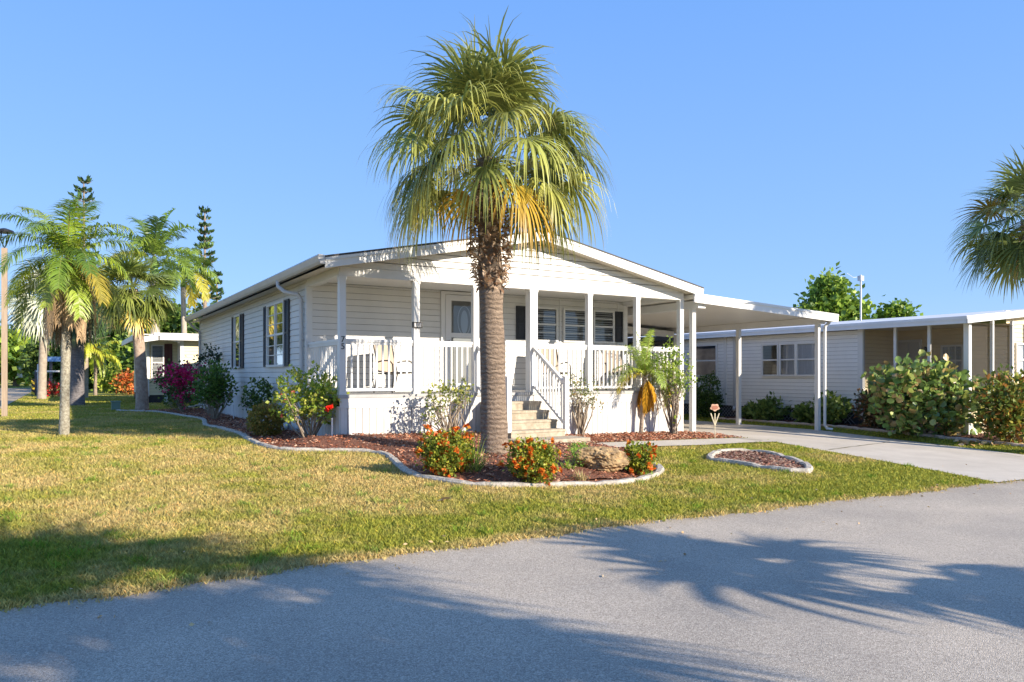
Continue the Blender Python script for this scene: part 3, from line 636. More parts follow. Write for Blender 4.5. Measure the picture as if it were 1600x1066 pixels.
d_.ob('door', mat('door_grey', (.50, .49, .47), None), NB)
window(NB, tw, uon(1504, TX), uon(1474, TX), 1.2, 1.98, 3, 1, curtain=True, blinds=False, n0=.012)
n = MB(tw); yy = uon(1449, TX); n.tube([(yy, .02, 1.95), (yy, .09, 1.97), (yy, .1, 1.85)], .05, 8); n.ob('wall_lamp', BLACK, NB)
window(NB, face_front(YE+.2), TX+.5, TX+1.6, 1.2, 2.0, 2, 1, curtain=True, blinds=False)
# antenna mast
ax, ay, az = at(1345, 498, 24.5)
A = MB(); A.tube([(ax, ay, az-.9), (ax, ay, az+1.45)], .03, 8); A.box(ax-.09, ax+.09, ay-.06, ay+.06, az+1.25, az+1.42)
A.tube([(ax, ay, az+1.4), (ax-.25, ay+.1, az+1.36), (ax-.45, ay+.2, az+1.5)], .008, 5); tag(A.ob('antenna_mast', mat('galvanised', (.45, .47, .50), None, rough=.4, metal=.6), None, (ax, ay, az-.9)), 'slim grey antenna mast standing above the neighbouring roof', 'antenna')
# ------------------------------------------------------------------ neighbour at the back left
def xon(px, y0):
    q = (px-800)/FP; v = y0-CY; return CX + v*(q*FY+FX)/(FY-q*FX)
yN = 20.5; x0, x1, x2 = xon(231, yN+1.0), xon(283, yN), xon(283, yN)+9
NL = thing('mobile_home', 'small cream home with maroon shutters behind the bougainvillea', 'house', (x1, yN, 0))
n = MB(face_front(yN)); siding(n, .35, 2.8, lambda z: (x1, x2), .13); n.ob('front_wall', YSID, NL)
n = MB(face_front(yN+1.0)); siding(n, .35, 2.8, lambda z: (x0, x1), .13); n.ob('porch_wall', YSID, NL)
n = MB(face_left(x0)); siding(n, .35, 2.8, lambda z: (yN+1.0, yN+8), .13); n.ob('side_wall', YSID, NL)
n = MB(); n.box(x0+.03, x2, yN+1.03, yN+8, -.1, 2.8); n.box(x1, x2, yN+.03, yN+1.03, -.1, 2.8); n.ob('dark_inner_shell', DARKIN, NL)  # unseen dark core boxes filling the home behind its siding
n = MB(); n.box(x1-.03, x1+.10, yN-.02, yN+.0, .35, 2.75); n.box(x1-.03, x1, yN, yN+1, .35, 2.75); n.box(x0-.05, x0+.05, yN+.93, yN+1, .3, 2.75); n.box(x0-.35, x0-.25, yN+.2, yN+.3, 0, 2.6); n.ob('corner_trim', TRIM, NL)
n = MB(); xe = x0-.5
n.box(xe, x2, yN-.45, yN+8, 2.78, 2.83); n.ob('roof', mat('flat_roof', (.6, .6, .58), None), NL)
n = MB(); n.box(x0+.25, x2, yN-.5, yN-.45, 2.60, 2.86); n.box(x0+.1, x2, yN-.53, yN-.50, 2.76, 2.88); n.box(xe-.06, xe, yN-.45, yN+8, 2.62, 2.84)
n.hexa([(xe-.05, yN-.5, 2.45), (x0+.3, yN-.5, 2.6), (xe-.05, yN-.45, 2.45), (x0+.3, yN-.45, 2.6), (xe-.05, yN-.5, 2.65), (x0+.3, yN-.5, 2.84), (xe-.05, yN-.45, 2.65), (x0+.3, yN-.45, 2.84)]); n.ob('fascia', TRIM, NL)
nf = face_front(yN+1.0); a, b = xon(238, yN+1), xon(254, yN+1); window(NL, nf, a, b, 1.0, 2.4, 1, 1); 
s_ = MB(nf); s_.box(b+.07, b+.22, .02, .05, .9, 2.5); s_.ob('shutter', BRONZE, NL)
s_ = MB(nf); s_.box(x1-.4, x1-.22, .02, .05, .9, 2.5); s_.ob('shutter', BRONZE, NL)
n = MB(); n.bar((x1-.1, yN-.3, 2.55), (x1-.9, yN+.2, 2.75), .08, .08); n.ob('downspout', TRIM, NL)
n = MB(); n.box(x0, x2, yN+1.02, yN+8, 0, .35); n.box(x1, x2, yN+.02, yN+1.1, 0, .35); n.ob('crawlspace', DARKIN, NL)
# ------------------------------------------------------------------ porch chairs
def make_chair():
    t = thing('patio_chair', '', 'chair', (0, 0, 0))
    f = MB()
    for s in (-1, 1):
        x = s*.27
        f.tube([(x, -.24, 0), (x, -.27, .30), (x, -.25, .56), (x, -.16, .63), (x, .05, .63), (x, .20, .60)], .014, 6)
        f.tube([(x, .30, 0), (x, .20, .38), (x*.9, .27, .7), (x*.9, .36, 1.0)], .014, 6); f.tube([(x, -.26, .40), (x, .20, .37)], .013, 6)
    f.tube([(-.24, .36, 1.0), (.24, .36, 1.0)], .014, 6); f.tube([(-.27, -.26, .40), (.27, -.26, .40)], .013, 6); f.tube([(-.27, .2, .37), (.27, .2, .37)], .013, 6)
    f.ob('frame', BLACK, t)
    sl = mat('sling_beige', (.38, .31, .24), (.46, .38, .30), 60, .85)
    b = MB(); b.hexa([(-.235, .20, .40), (.235, .20, .40), (-.235, .215, .40), (.235, .215, .40), (-.235, .35, .99), (.235, .35, .99), (-.235, .365, .99), (.235, .365, .99)]); b.ob('backrest', sl, t)
    b = MB(); b.hexa([(-.26, -.25, .395), (.26, -.25, .395), (-.26, .2, .37), (.26, .2, .37), (-.26, -.25, .41), (.26, -.25, .41), (-.26, .2, .385), (.26, .2, .385)]); b.ob('seat', sl, t)
    return t
def copy_tree(o, parent=None):
    c = o.copy(); C.objects.link(c)
    if parent: c.parent = parent
    for ch in list(o.children): copy_tree(ch, c)
    return c
ch0 = make_chair()
for i, (px, rz, lb) in enumerate(((616, .35, 'beige sling patio chair on the porch left of the front door'), (866, -.1, 'beige sling patio chair on the porch just right of the steps'), (962, -.5, 'beige sling patio chair on the porch near its right end, behind the young palm'))):
    c = ch0 if i == 0 else copy_tree(ch0)
    c.location = (xon(px, 1.15), 1.15, .84); c.rotation_euler = (0, 0, rz); c['label'] = lb; c['group'] = 'patio chairs on the porch'
# ------------------------------------------------------------------ vegetation
def nrm(v): return v/np.maximum(np.linalg.norm(v, axis=-1, keepdims=True), 1e-6)
def leafmesh(name, P, D, L, Wd, cols, m, parent, fold=.25, shape='kite', droop=.0):
    n = len(P); D = nrm(D); up = nrm(rng.normal(0, 1, (n, 3))+np.array([0, 0, 1.0])); Sd = nrm(np.cross(D, up)); Nn = np.cross(Sd, D)
    L = np.asarray(L)[:, None]*np.ones((n, 1)); Wd = np.asarray(Wd)[:, None]*np.ones((n, 1))
    if shape == 'kite':
        V = np.stack([P, P+D*L*.45+Sd*Wd+Nn*Wd*fold, P+D*L-Nn*L*droop, P+D*L*.45-Sd*Wd+Nn*Wd*fold], 1).reshape(-1, 3)
        b = np.arange(n)[:, None]*4; F = np.concatenate([b+np.array([[0, 1, 2]]), b+np.array([[0, 2, 3]])]); k = 4
    else:
        pts = [P]
        for a in (35, 90, 145, 180, 215, 270, 325):
            r = math.radians(a); pts.append(P+D*L*(.5-.5*math.cos(r))+Sd*Wd*math.sin(r)+Nn*L*(.10 if a not in (180,) else -.05))
        V = np.stack(pts, 1).reshape(-1, 3); b = np.arange(n)[:, None]*8
        F = np.concatenate([b+np.array([[0, i, i+1]]) for i in range(1, 7)]); k = 8
    return npmesh(name, V, F, m, parent, np.repeat(cols, k, 0))
def pick(pal, n, var=.25):
    c = np.minimum(np.array(pal)*1.3, .8)[rng.integers(0, len(pal), n)]; return c*rng.uniform(1-var, 1+var, n)[:, None]
GRN = [(.07, .13, .02), (.11, .18, .03), (.05, .10, .02), (.15, .21, .04)]
DGRN = [(.035, .075, .018), (.055, .10, .025), (.08, .13, .03)]
YGRN = [(.22, .30, .04), (.30, .36, .05), (.14, .22, .03), (.38, .38, .08)]
def cloud(blobs, nc, k, spread, shell=.45):
    """leaf positions: clusters inside a set of ellipsoids"""
    wts = np.array([b[3]*b[4]*b[5] for b in blobs]); wts = wts/wts.sum(); ci = rng.choice(len(blobs), nc, p=wts)
    B = np.array(blobs)[ci]; d = nrm(rng.normal(0, 1, (nc, 3))); r = rng.random(nc)**shell
    c = B[:, :3]+d*r[:, None]*B[:, 3:6]; out = np.repeat(d, k, 0)
    P = np.repeat(c, k, 0)+rng.normal(0, spread, (nc*k, 3)); return P, out, c
def shrub(name, label, cat, px, pyb, pyt, wpx, pal, nc=120, k=10, L=.06, Wr=.35, spread=.05, stems=8, blobs=None, flowers=None, group=None, base=None, dpt=None, low=.25, shape='kite', mt=LEAF, shell=.45, ns=1.0, stemr=.012, squash=1, lean=0):
    b = base or (G2(px, pyb) if dpt is None else at(px, pyb, dpt)); Y = depth(b[0], b[1]); Hh = (pyb-pyt)/FP*Y; R = wpx/2/FP*Y
    b = np.array(b); T = thing(name, label, cat, b, group)
    if blobs is None: blobs = [(0, 0, (1+low)/2, 1, 1, (1-low)/2), (-.45, .1, (1+low)/2-.08, .55, .6, (1-low)/2*.8), (.45, -.1, (1+low)/2-.1, .55, .6, (1-low)/2*.75)]
    # blobs are in units: x,y of R, z of H ; x axis = picture right
    rt = np.array([FY, -FX, 0]); fw = np.array([FX, FY, 0]); BB = []
    for q in blobs:
        c = b+rt*q[0]*R+fw*q[1]*R*squash+np.array([0, 0, q[2]*Hh]); BB.append((*c, q[3]*R, q[4]*R*squash, q[5]*Hh))
    P, out, cc = cloud(BB, nc, k, spread, shell); n = len(P)
    ok = P[:, 2] > b[2]+.02; P, out = P[ok], out[ok]; n = len(P)
    D = nrm(out*.6+rng.normal(0, .6, (n, 3))+np.array([0, 0, .35])); Ls = L*rng.uniform(.6, 1.3, n)
    leafmesh('foliage', P, D, Ls, Ls*Wr, pick(pal, n), mt, T, shape=shape)
    if stems:
        s = MB(); idx = rng.choice(len(cc), min(stems, len(cc)), replace=False); r0 = stemr
        for j in idx:
            e = cc[j]; st = b+np.array([rng.normal(0, .03), rng.normal(0, .03), -.03]); mid = st*.55+e*.45+rng.normal(0, .05, 3)*Hh; mid[2] = st[2]+(e[2]-st[2])*.5
            m2 = mid*.5+e*.5+rng.normal(0, .03, 3)*Hh
            s.tube([st, mid, m2, e], [r0*1.3, r0, r0*.7, r0*.3], 5)
            near = np.argsort(np.linalg.norm(cc-m2, axis=1))[1:4]
            for q in near: s.tube([m2, (m2+cc[q])/2+rng.normal(0, .01, 3), cc[q]], [r0*.5, r0*.4, r0*.2], 4)
        s.ob('stem', TWIG, T)
    if flowers:
        nf, pal2, sz, pts = flowers
        if pts is None:
            i = rng.choice(n, nf); fp = P[i]+out[i]*.045+np.array([0, 0, .01])
        else: fp = np.array(pts)
        m = 9; fp2 = np.repeat(fp, m, 0); nn = len(fp2); D = nrm(rng.normal(0, 1, (nn, 3))+np.array([-.3, -.9, .5])); 
        Lz = np.full(nn, sz)*rng.uniform(.6, 1.1, nn); cz2 = pick(pal2, nn, .2)
        for i in range(len(fp)):
            a, e = i*m, i*m+m; leafmesh('bloom', fp2[a:e], D[a:e], Lz[a:e], np.full(m, sz*.4), cz2[a:e], LEAF, T, .1)
    return T
# --- palm pieces
def strip(points, widths, side):
    """points (n,s,3), widths (n,s), side (n,3) -> V,F"""
    n, s, _ = points.shape; Lf = points-side[:, None, :]*widths[..., None]; Rt = points+side[:, None, :]*widths[..., None]
    V = np.stack([Lf, Rt], 2).reshape(n*s*2, 3); i = np.arange(n)[:, None]*s*2+np.arange(s-1)[None, :]*2; i = i.ravel()
    return V, np.stack([i, i+1, i+3, i+2], 1)
class NA:
    def __init__(s): s.V = []; s.F = []; s.c = []; s.n = 0
    def add(s, V, F, col):
        s.V.append(V); s.F.append(F+s.n); s.n += len(V); s.c.append(np.broadcast_to(col, (len(V), 3)))
    def ob(s, name, m, parent): return npmesh(name, np.concatenate(s.V), np.concatenate(s.F), m, parent, np.concatenate(s.c))
def bend(p0, d0, L, g, steps, grav_pow=1.0):
    """integrate curves: p0 (n,3) d0 (n,3) L (n,) g (n,)"""
    n = len(p0); pts = [p0]; d = d0.copy(); p = p0.copy()
    for i in range(steps-1):
        t = (i+1)/(steps-1); d = nrm(d+np.array([0, 0, -1.0])*(g*(t**grav_pow)/(steps-1)*2)[:, None]); p = p+d*(L/(steps-1))[:, None]; pts.append(p)
    return np.stack(pts, 1), d
def fan_leaf(na, p0, d0, pet, blade, nseg, g_pet, g_bl, col, tipcol, w=.022, spread=130, colpet=(.20, .22, .06)):
    p0 = np.array(p0, float)[None]; d0 = nrm(np.array(d0, float))[None]
    pp, d = bend(p0, d0, np.array([pet]), np.array([g_pet]), 6); d = d[0]; h = pp[0, -1]
    sd = np.cross(d, [0, 0, 1.0]); sd = sd/max(np.linalg.norm(sd), 1e-3); V, F = strip(pp, np.full((1, 6), .014), sd[None]); na.add(V, F, colpet)
    nm = np.cross(sd, d); tw = rng.uniform(-.5, .5); sd2 = sd*math.cos(tw)+nm*math.sin(tw); nm = np.cross(sd2, d)
    ph = np.radians(np.linspace(-spread, spread, nseg)+rng.normal(0, 2, nseg)); ph2 = np.abs(ph)
    D = np.cos(ph)[:, None]*d+np.sin(ph)[:, None]*sd2+nm*(.22*np.abs(np.sin(ph)))[:, None]+rng.normal(0, .04, (nseg, 3)); D = nrm(D)
    Ls = blade*(.62+.38*np.cos(ph/1.6))*rng.uniform(.85, 1.1, nseg); P0 = np.repeat(h[None], nseg, 0)
    pts, _ = bend(P0, D, Ls, g_bl*rng.uniform(.7, 1.4, nseg), 7, 1.3)
    t = np.linspace(0, 1, 7); ww = w*np.array([.35, .95, 1, .85, .6, .35, .06])[None]*rng.uniform(.8, 1.15, (nseg, 1)); sv = nrm(np.cross(D, nm))
    V, F = strip(pts, ww, sv); tt = np.tile(np.repeat(t, 2), nseg)[:, None]
    c = np.array(col)*(1-tt)+np.array(tipcol)*tt; c = c*np.repeat(rng.uniform(.75, 1.25, nseg), 14)[:, None]; na.add(V, F, c)
def trunk(T, pts, rad, m=BARK, n=14, name='trunk'):
    P = resample3(pts, 26); R = np.interp(np.linspace(0, 1, len(P)), np.linspace(0, 1, len(rad)), rad)
    R = R*(1+rng.normal(0, .025, len(R))); s = MB(); s.tube([tuple(p) for p in P], list(R), n); return s.ob(name, m, T, smooth=True), P, R
def resample3(pts, n):
    pts = np.array(pts, float); t = np.linspace(0, 1, len(pts)); q = np.linspace(0, 1, n)
    if len(pts) > 2:
        c = [np.polyfit(t, pts[:, i], min(3, len(pts)-1)) for i in range(3)]; return np.stack([np.polyval(k, q) for k in c], 1)
    return np.stack([np.interp(q, t, pts[:, i]) for i in range(3)], 1)
def dirs(az, el): return np.array([math.cos(el)*math.cos(az), math.cos(el)*math.sin(az), math.sin(el)])
def sabal(name, label, base, heart, r0, nleaf, pet, blade, nseg, g_pet, g_bl, pal_top, pal_low, group=None, boots=0, boot_z=(.8, 1), elr=(85, -35), w=.022, dead=0, spread=130, mid=None, trm=BARK, bootr=1.4):
    T = thing(name, label, 'palm tree', base, group); base = np.array(base); heart = np.array(heart)
    pts = [base-[0, 0, .1], (base+heart)/2 if mid is None else mid, heart]; tr, P, R = trunk(T, pts, [r0*1.34, r0*1.14, r0*1.09, r0*1.06, r0*1.03, r0, r0*.98, r0*.95, r0], trm)
    na = NA(); ga = math.pi*(3-math.sqrt(5))
    for i in range(nleaf):
        f = (i+.5)/nleaf; el = math.radians(elr[0]+(elr[1]-elr[0])*f**.85+rng.normal(0, 5)); az = i*ga+rng.normal(0, .15)
        d = dirs(az, el); lo = max(0, (f-.72)/.28); yl = rng.random() < .30*lo+.02
        c = pick(pal_low if yl else pal_top, 1)[0]; tc = c*np.array([1.35, 1.15, .9]) if not yl else c*np.array([1.25, .95, .8])
        fan_leaf(na, heart+d*.05-np.array([0, 0, .15*f]), d, pet*rng.uniform(.85, 1.12)*(1 if f > .25 else .8), blade*rng.uniform(.88, 1.1), nseg, g_pet*(.6+.6*f), g_bl*(.5+.8*f), c, tc, w, spread)
    na.ob('crown', PALM, T)
    if dead:
        na = NA()
        for i in range(dead):
            az = rng.uniform(0, 6.28); d = dirs(az, math.radians(rng.uniform(-45, -15))); c = pick([(.30, .20, .10), (.38, .27, .15)], 1)[0]
            fan_leaf(na, heart-np.array([0, 0, .25]), d, pet*.6, blade*.9, max(12, nseg//2), 1.6, 3, c, c*1.2, w, 70, (.3, .2, .1))
        na.ob('dead_fronds', DRY, T)
    if boots:
        na = NA(); 
        for i in range(boots):
            s = rng.uniform(*boot_z); p = P[0]+0; k = s*(len(P)-1); j = int(min(k, len(P)-2)); p = P[j]*(1-(k-j))+P[j+1]*(k-j)
            az = rng.uniform(0, 6.28); bulge = 1+(bootr-1)*math.sin(math.pi*min(1, max(0, (s-boot_z[0])/(boot_z[1]-boot_z[0])))**.8)
            d = dirs(az, math.radians(rng.uniform(5, 60))); a = dirs(az, 0); st = p+a*r0*.8*bulge
            tang = nrm(np.cross(a, [0, 0, 1.0])+rng.normal(0, .35, 3)); dd = nrm(d+tang*rng.uniform(-.7, .7))
            pts_, _ = bend(st[None], dd[None], np.array([rng.uniform(.10, .2)*r0/.22]), np.array([rng.uniform(-.5, 2)]), 4)
            V, F = strip(pts_, np.array([[.030, .03, .024, .008]])*r0/.22*rng.uniform(.7, 1.2), tang[None]); na.add(V, F, pick([(.30, .20, .13), (.42, .31, .22), (.18, .11, .07), (.50, .38, .27)], 1)[0])
        na.ob('leaf_bases', DRY, T)
    return T
def pinnate(na, p0, d0, L, g, nl, ll, lw, col, tip, lift=.4, gl=.8, rach=(.30, .28, .08), steps=12, rw=.014):
    pts, _ = bend(np.array(p0)[None], nrm(np.array(d0))[None], np.array([L]), np.array([g]), steps, .8); pts = pts[0]
    ts = np.linspace(.12, 1, nl); seg = ts*(steps-1); j = np.minimum(seg.astype(int), steps-2); fr = (seg-j)[:, None]
    P = pts[j]*(1-fr)+pts[j+1]*fr; tg = nrm(pts[j+1]-pts[j]); sd = nrm(np.cross(tg, [0, 0, 1.0])+1e-5); up = np.cross(sd, tg)
    V, F = strip(pts[None], (rw*np.linspace(1, .2, steps))[None], sd[:1]); na.add(V, F, rach)
    for s in (-1, 1):
        D = nrm(tg*.55+sd*s+up*lift*rng.uniform(.4, 1.6, (nl, 1))+rng.normal(0, .12, (nl, 3))); Ls = ll*(.35+.65*np.sin(np.pi*np.clip(ts*.88+.08, 0, 1)))*rng.uniform(.85, 1.1, nl)
        q, _ = bend(P, D, Ls, np.full(nl, gl)*rng.uniform(.6, 1.5, nl), 4, 1.2); V, F = strip(q, lw*np.array([[.6, 1, .7, .08]])*np.ones((nl, 1)), nrm(np.cross(D, up)+1e-5))
        tt = np.tile(np.repeat(np.linspace(0, 1, 4), 2), nl)[:, None]; c = (np.array(col)*(1-tt)+np.array(tip)*tt)*np.repeat(rng.uniform(.8, 1.2, nl), 8)[:, None]; na.add(V, F, c)
def feather_palm(name, label, base, heart, r, nf, L, pal, pal_low, ll=.45, lw=.012, nl=50, g=(1.2, 2.6), el=(80, -20), shaft=0, dead=0, group=None, trm=BARK, gl=.8, lift=.4, shaftcol=(.14, .24, .05), mid=None, trad=None):
    T = thing(name, label, 'palm tree', base, group); base = np.array(base); heart = np.array(heart)
    top = heart-np.array([0, 0, shaft]); trunk(T, [base-[0, 0, .1], (base+top)/2 if mid is None else mid, top], trad or [r*1.15, r, r, r*.9, r*.85], trm)
    if shaft:
        s = MB(); s.tube([tuple(top), tuple(top+(heart-top)*.4), tuple(heart+np.array([0, 0, .1]))], [r*1.0, r*.85, r*.4], 10); s.ob('crownshaft', mat('crownshaft', shaftcol, None, rough=.45), T, smooth=True)
    na = NA(); ga = math.pi*(3-math.sqrt(5))
    for i in range(nf):
        f = (i+.5)/nf; e = math.radians(el[0]+(el[1]-el[0])*f+rng.normal(0, 5)); az = i*ga+rng.normal(0, .15); d = dirs(az, e)
        c = pick(pal_low if (f > .75 and rng.random() < .6) else pal, 1)[0]
        pinnate(na, heart, d, L*rng.uniform(.85, 1.1), (g[0]+(g[1]-g[0])*f), nl, ll, lw, c, c*np.array([1.3, 1.15, .9]), lift, gl)
    na.ob('crown', PALM, T)
    if dead:
        na = NA()
        for i in range(dead):
            az = i*ga; d = dirs(az, math.radians(rng.uniform(-50, -5))); c = pick([(.34, .24, .14), (.42, .30, .18), (.28, .19, .11)], 1)[0]
            pinnate(na, heart-np.array([0, 0, .1]), d, L*rng.uniform(.75, 1.05), 7, 30, ll*.8, lw*1.3, c, c*1.1, .1, 5, (.35, .25, .15))
        na.ob('dead_fronds', DRY, T)
    return T
PTOP = [(.22, .26, .075), (.17, .21, .06), (.29, .32, .09), (.11, .15, .05)]; PLOW = [(.42, .31, .04), (.36, .33, .06), (.30, .30, .06)]
# main palm
def trunkmat():
    m, nt, b = newmat('palm_trunk'); tc = nt.nodes.new('ShaderNodeTexCoord'); mp = nt.nodes.new('ShaderNodeMapping'); nt.links.new(tc.outputs['Object'], mp.inputs[0])
    mp.inputs['Scale'].default_value = (1, 1, 5); n = noise(nt, mp.outputs[0], 5, 8, .75); n2 = noise(nt, tc.outputs['Object'], 38, 5, .8)
    wv = nt.nodes.new('ShaderNodeTexWave'); wv.wave_type = 'BANDS'; wv.bands_direction = 'Z'; wv.inputs['Scale'].default_value = 4.2; wv.inputs['Distortion'].default_value = 5; wv.inputs['Detail'].default_value = 4; wv.inputs['Detail Scale'].default_value = 2.5
    nt.links.new(tc.outputs['Object'], wv.inputs['Vector'])
    c = ramp(nt, n, [(.3, (.13, .095, .07)), (.55, (.30, .225, .165)), (.75, (.42, .34, .26))]); c = mixc(nt, ramp(nt, n2, [(.35, (.5,)*3), (.6, (0,)*3)]), c, (.11, .08, .06))
    c = mixc(nt, ramp(nt, wv.outputs[0], [(0, (.45,)*3), (.25, (0,)*3)]), c, (.12, .09, .07)); nt.links.new(c, b.inputs['Base Color']); b.inputs['Roughness'].default_value = .95
    a = nt.nodes.new('ShaderNodeMath'); a.operation = 'MULTIPLY_ADD'; a.inputs[1].default_value = .8; nt.links.new(wv.outputs[0], a.inputs[0]); nt.links.new(n2, a.inputs[2])
    bp = nt.nodes.new('ShaderNodeBump'); bp.inputs['Distance'].default_value = .02; bp.inputs['Strength'].default_value = 1; nt.links.new(a.outputs[0], bp.inputs['Height']); nt.links.new(bp.outputs[0], b.inputs['Normal']); return m
TRK = trunkmat()
rng = np.random.default_rng(21)
b = G2(773, 709); Yp = depth(b[0], b[1]); ht = at(761, 250, Yp); md = at(768, 490, Yp)
sabal('sabal_palm', 'tall cabbage palm with shaggy brown leaf bases right in front of the porch', b, ht, .178, 52, 1.15, 1.10, 54, .7, 2.4, PTOP, PLOW, boots=900, boot_z=(.575, .93), w=.0175, dead=0, mid=md, elr=(88, -3), bootr=1.8, spread=125, trm=TRK)
# palm cut by the right edge of the frame
Y2 = 15.5; bx = cam2w((1640-800)/FP*Y2, Y2); b = (*bx, tz(*bx)); 
sabal('sabal_palm', 'cabbage palm with dark drooping fans reaching in over the hedge on the far right', b, at(1612, 342, Y2), .2, 50, .9, .86, 40, .8, 1.1, [(.10, .14, .04), (.14, .19, .05), (.20, .23, .06)], [(.24, .22, .05)], boots=120, boot_z=(.75, .98), dead=2, w=.02)
# leaning sabal at left
b = G(222, 641); Yl = depth(b[0], b[1])
sabal('sabal_palm', 'leaning cabbage palm with a round fan crown between queen palm and white house', b, at(207, 452, Yl), .175, 64, .85, .85, 34, .7, 1.2, [(.14, .19, .04), (.20, .25, .06), (.10, .15, .04)], [(.36, .32, .06)], boots=160, boot_z=(.72, .98), dead=3, w=.025, mid=at(219, 560, Yl), trm=mat('bark_warm', (.27, .19, .14), (.45, .35, .27), 8, .9, .8, 30), bootr=1.3)
# dark stout palm behind queen palm
b = G(120, 634); Yd = depth(b[0], b[1])
sabal('fan_palm', 'stout dark trunked palm standing behind the queen palm', b, at(122, 478, Yd), .225, 34, .8, 1.0, 30, 1.2, 2.4, DGRN+[(.10, .14, .06)], [(.20, .17, .06)], boots=60, boot_z=(.8, .98), dead=3, w=.03, trm=mat('bark_dark', (.10, .09, .09), (.24, .22, .22), 9, .9, .8, 25, stretch=(1, 1, 4)))
# silver palm
b = at(65, 622, 36); b = (b[0], b[1], 0)
sabal('silver_fan_palm', 'silvery blue fan palm with a smooth pale trunk near the lamp post', b, at(70, 470, 36), .17, 26, .9, 1.5, 34, .7, .9, [(.36, .42, .38), (.28, .35, .32), (.44, .50, .44)], [(.34, .38, .34)], w=.05, spread=115, trm=mat('bark_pale', (.28, .23, .18), (.40, .34, .27), 6, .9, .4, 20))
# queen palm at left, nearest
b = G(100, 681); Yq = depth(b[0], b[1])
feather_palm('queen_palm', 'queen palm with lichen spotted trunk and brown skirt of dead fronds on the left lawn', b, at(106, 405, Yq), .085, 24, 1.55, [(.12, .20, .025), (.20, .28, .03), (.08, .15, .02)], [(.30, .30, .04), (.20, .26, .04), (.34, .30, .05)], .42, .011, 66, (1.1, 2.4), (85, -25), dead=24,
             trm=mat('bark_lichen', (.18, .15, .11), (.42, .40, .31), 22, .9, 1, 40), gl=1.1, lift=.3)
# royal palms
b = at(243, 610, 36); b = (b[0], b[1], 0); feather_palm('royal_palm', 'tall royal palm with thick pale trunk above the cream home', b, at(241, 405, 36), .24, 14, 2.9, [(.12, .20, .03), (.17, .26, .04), (.08, .14, .03)], [(.30, .30, .05)], .8, .03, 60, (1.0, 1.9), (80, 5), shaft=1.0, trm=mat('bark_royal', (.34, .29, .23), (.46, .40, .33), 3, .85, .2, 20), gl=1.0, lift=.7)
b = at(290, 605, 44); b = (b[0], b[1], 0); feather_palm('royal_palm', 'thinner royal palm with yellowing lower fronds behind the cream home', b, at(286, 425, 44), .16, 12, 2.9, [(.12, .19, .03), (.16, .24, .04)], [(.42, .38, .05), (.34, .33, .05)], .8, .035, 50, (1.3, 2.2), (70, -5), shaft=.9, trm=MATS['bark_royal'], gl=1.2, lift=.4)
# small yellow palms at the back
b = at(149, 606, 42); b = (b[0], b[1], 0); feather_palm('small_palm', 'young palm with arching yellow green fronds in the shady back garden', b, at(149, 560, 42), .09, 11, 1.9, [(.26, .34, .03), (.34, .38, .04)], [(.5, .42, .04)], .4, .025, 36, (2.0, 3.2), (70, 20), gl=1.5)
b = at(133, 612, 38); b = (b[0], b[1], 0); feather_palm('small_palm', 'young palm with orange yellow hanging fronds and pale trunk beside the stout palm', b, at(134, 545, 38), .14, 10, 1.6, [(.30, .33, .03), (.5, .34, .03)], [(.55, .28, .02)], .4, .03, 32, (2.2, 4.0), (60, -10), gl=2, trm=MATS['bark_pale'])
# pygmy palm by the skirting and its twin behind
b = G(1001, 679); Yy = depth(b[0], b[1])
feather_palm('pygmy_palm', 'young slender palm with orange dead fronds in front of the porch railing', b, at(1008, 588, Yy), .045, 20, 1.0, [(.20, .29, .05), (.28, .36, .06), (.13, .21, .03)], [(.40, .36, .05)], .24, .008, 44, (.9, 2.2), (85, 12), gl=1.0)
x = thing('dummy', 'x', 'x'); bpy.data.objects.remove(x)
PYG = [o for o in C.objects if o.name.startswith('pygmy_palm')][0]
na = NA(); hp = at(1010, 590, Yy)
for i in range(15):
    az = rng.uniform(0, 6.28); c = pick([(.46, .24, .02), (.52, .31, .04), (.36, .17, .02)], 1)[0]
    pinnate(na, np.array(hp)+[0, 0, -.05], dirs(az, math.radians(rng.uniform(-70, -20))), rng.uniform(.5, .8), 3.5, 36, .17, .009, c, c*1.1, .1, 3, (.5, .3, .05))
na.ob('dead_fronds', DRY, PYG)
b = G(1040, 676); Yy2 = depth(b[0], b[1])
feather_palm('pygmy_palm', 'smaller young palm with yellow hanging fronds beside the twiggy climbing shrub', b, at(1036, 597, Yy2), .03, 12, .72, [(.22, .31, .03), (.30, .38, .04)], [(.45, .30, .04)], .22, .008, 36, (1.3, 3.2), (80, -50), gl=1.2)
# --- shrubs of the front bed
HB = [(0, 0, .62, .95, .9, .38), (-.4, 0, .5, .6, .6, .25), (.45, 0, .5, .6, .6, .25)]
def fpts(lst, Y): return [at(p, q, Y) for p, q in lst]
b = G(484, 690); Yh = depth(b[0], b[1])
shrub('hibiscus', 'leafy yellow green hibiscus with one big red bloom at the porch corner', 'shrub', 484, 690, 574, 118, YGRN, 250, 9, .075, .36, .045, 22, HB, (1, [(.75, .02, .01), (.85, .05, .02)], 0.12, fpts([(516, 639)], Yh-.55)))
T = [o for o in C.objects if o.name == 'hibiscus'][0]
fp = np.repeat(np.array(fpts([(439, 617), (458, 614), (440, 649), (445, 627)], Yh-.3)), 8, 0); leafmesh('flower_bud', fp, rng.normal(0, 1, (len(fp), 3)), np.full(len(fp), .05), np.full(len(fp), .022), pick([(.75, .18, .14), (.7, .1, .08)], len(fp)), LEAF, T)
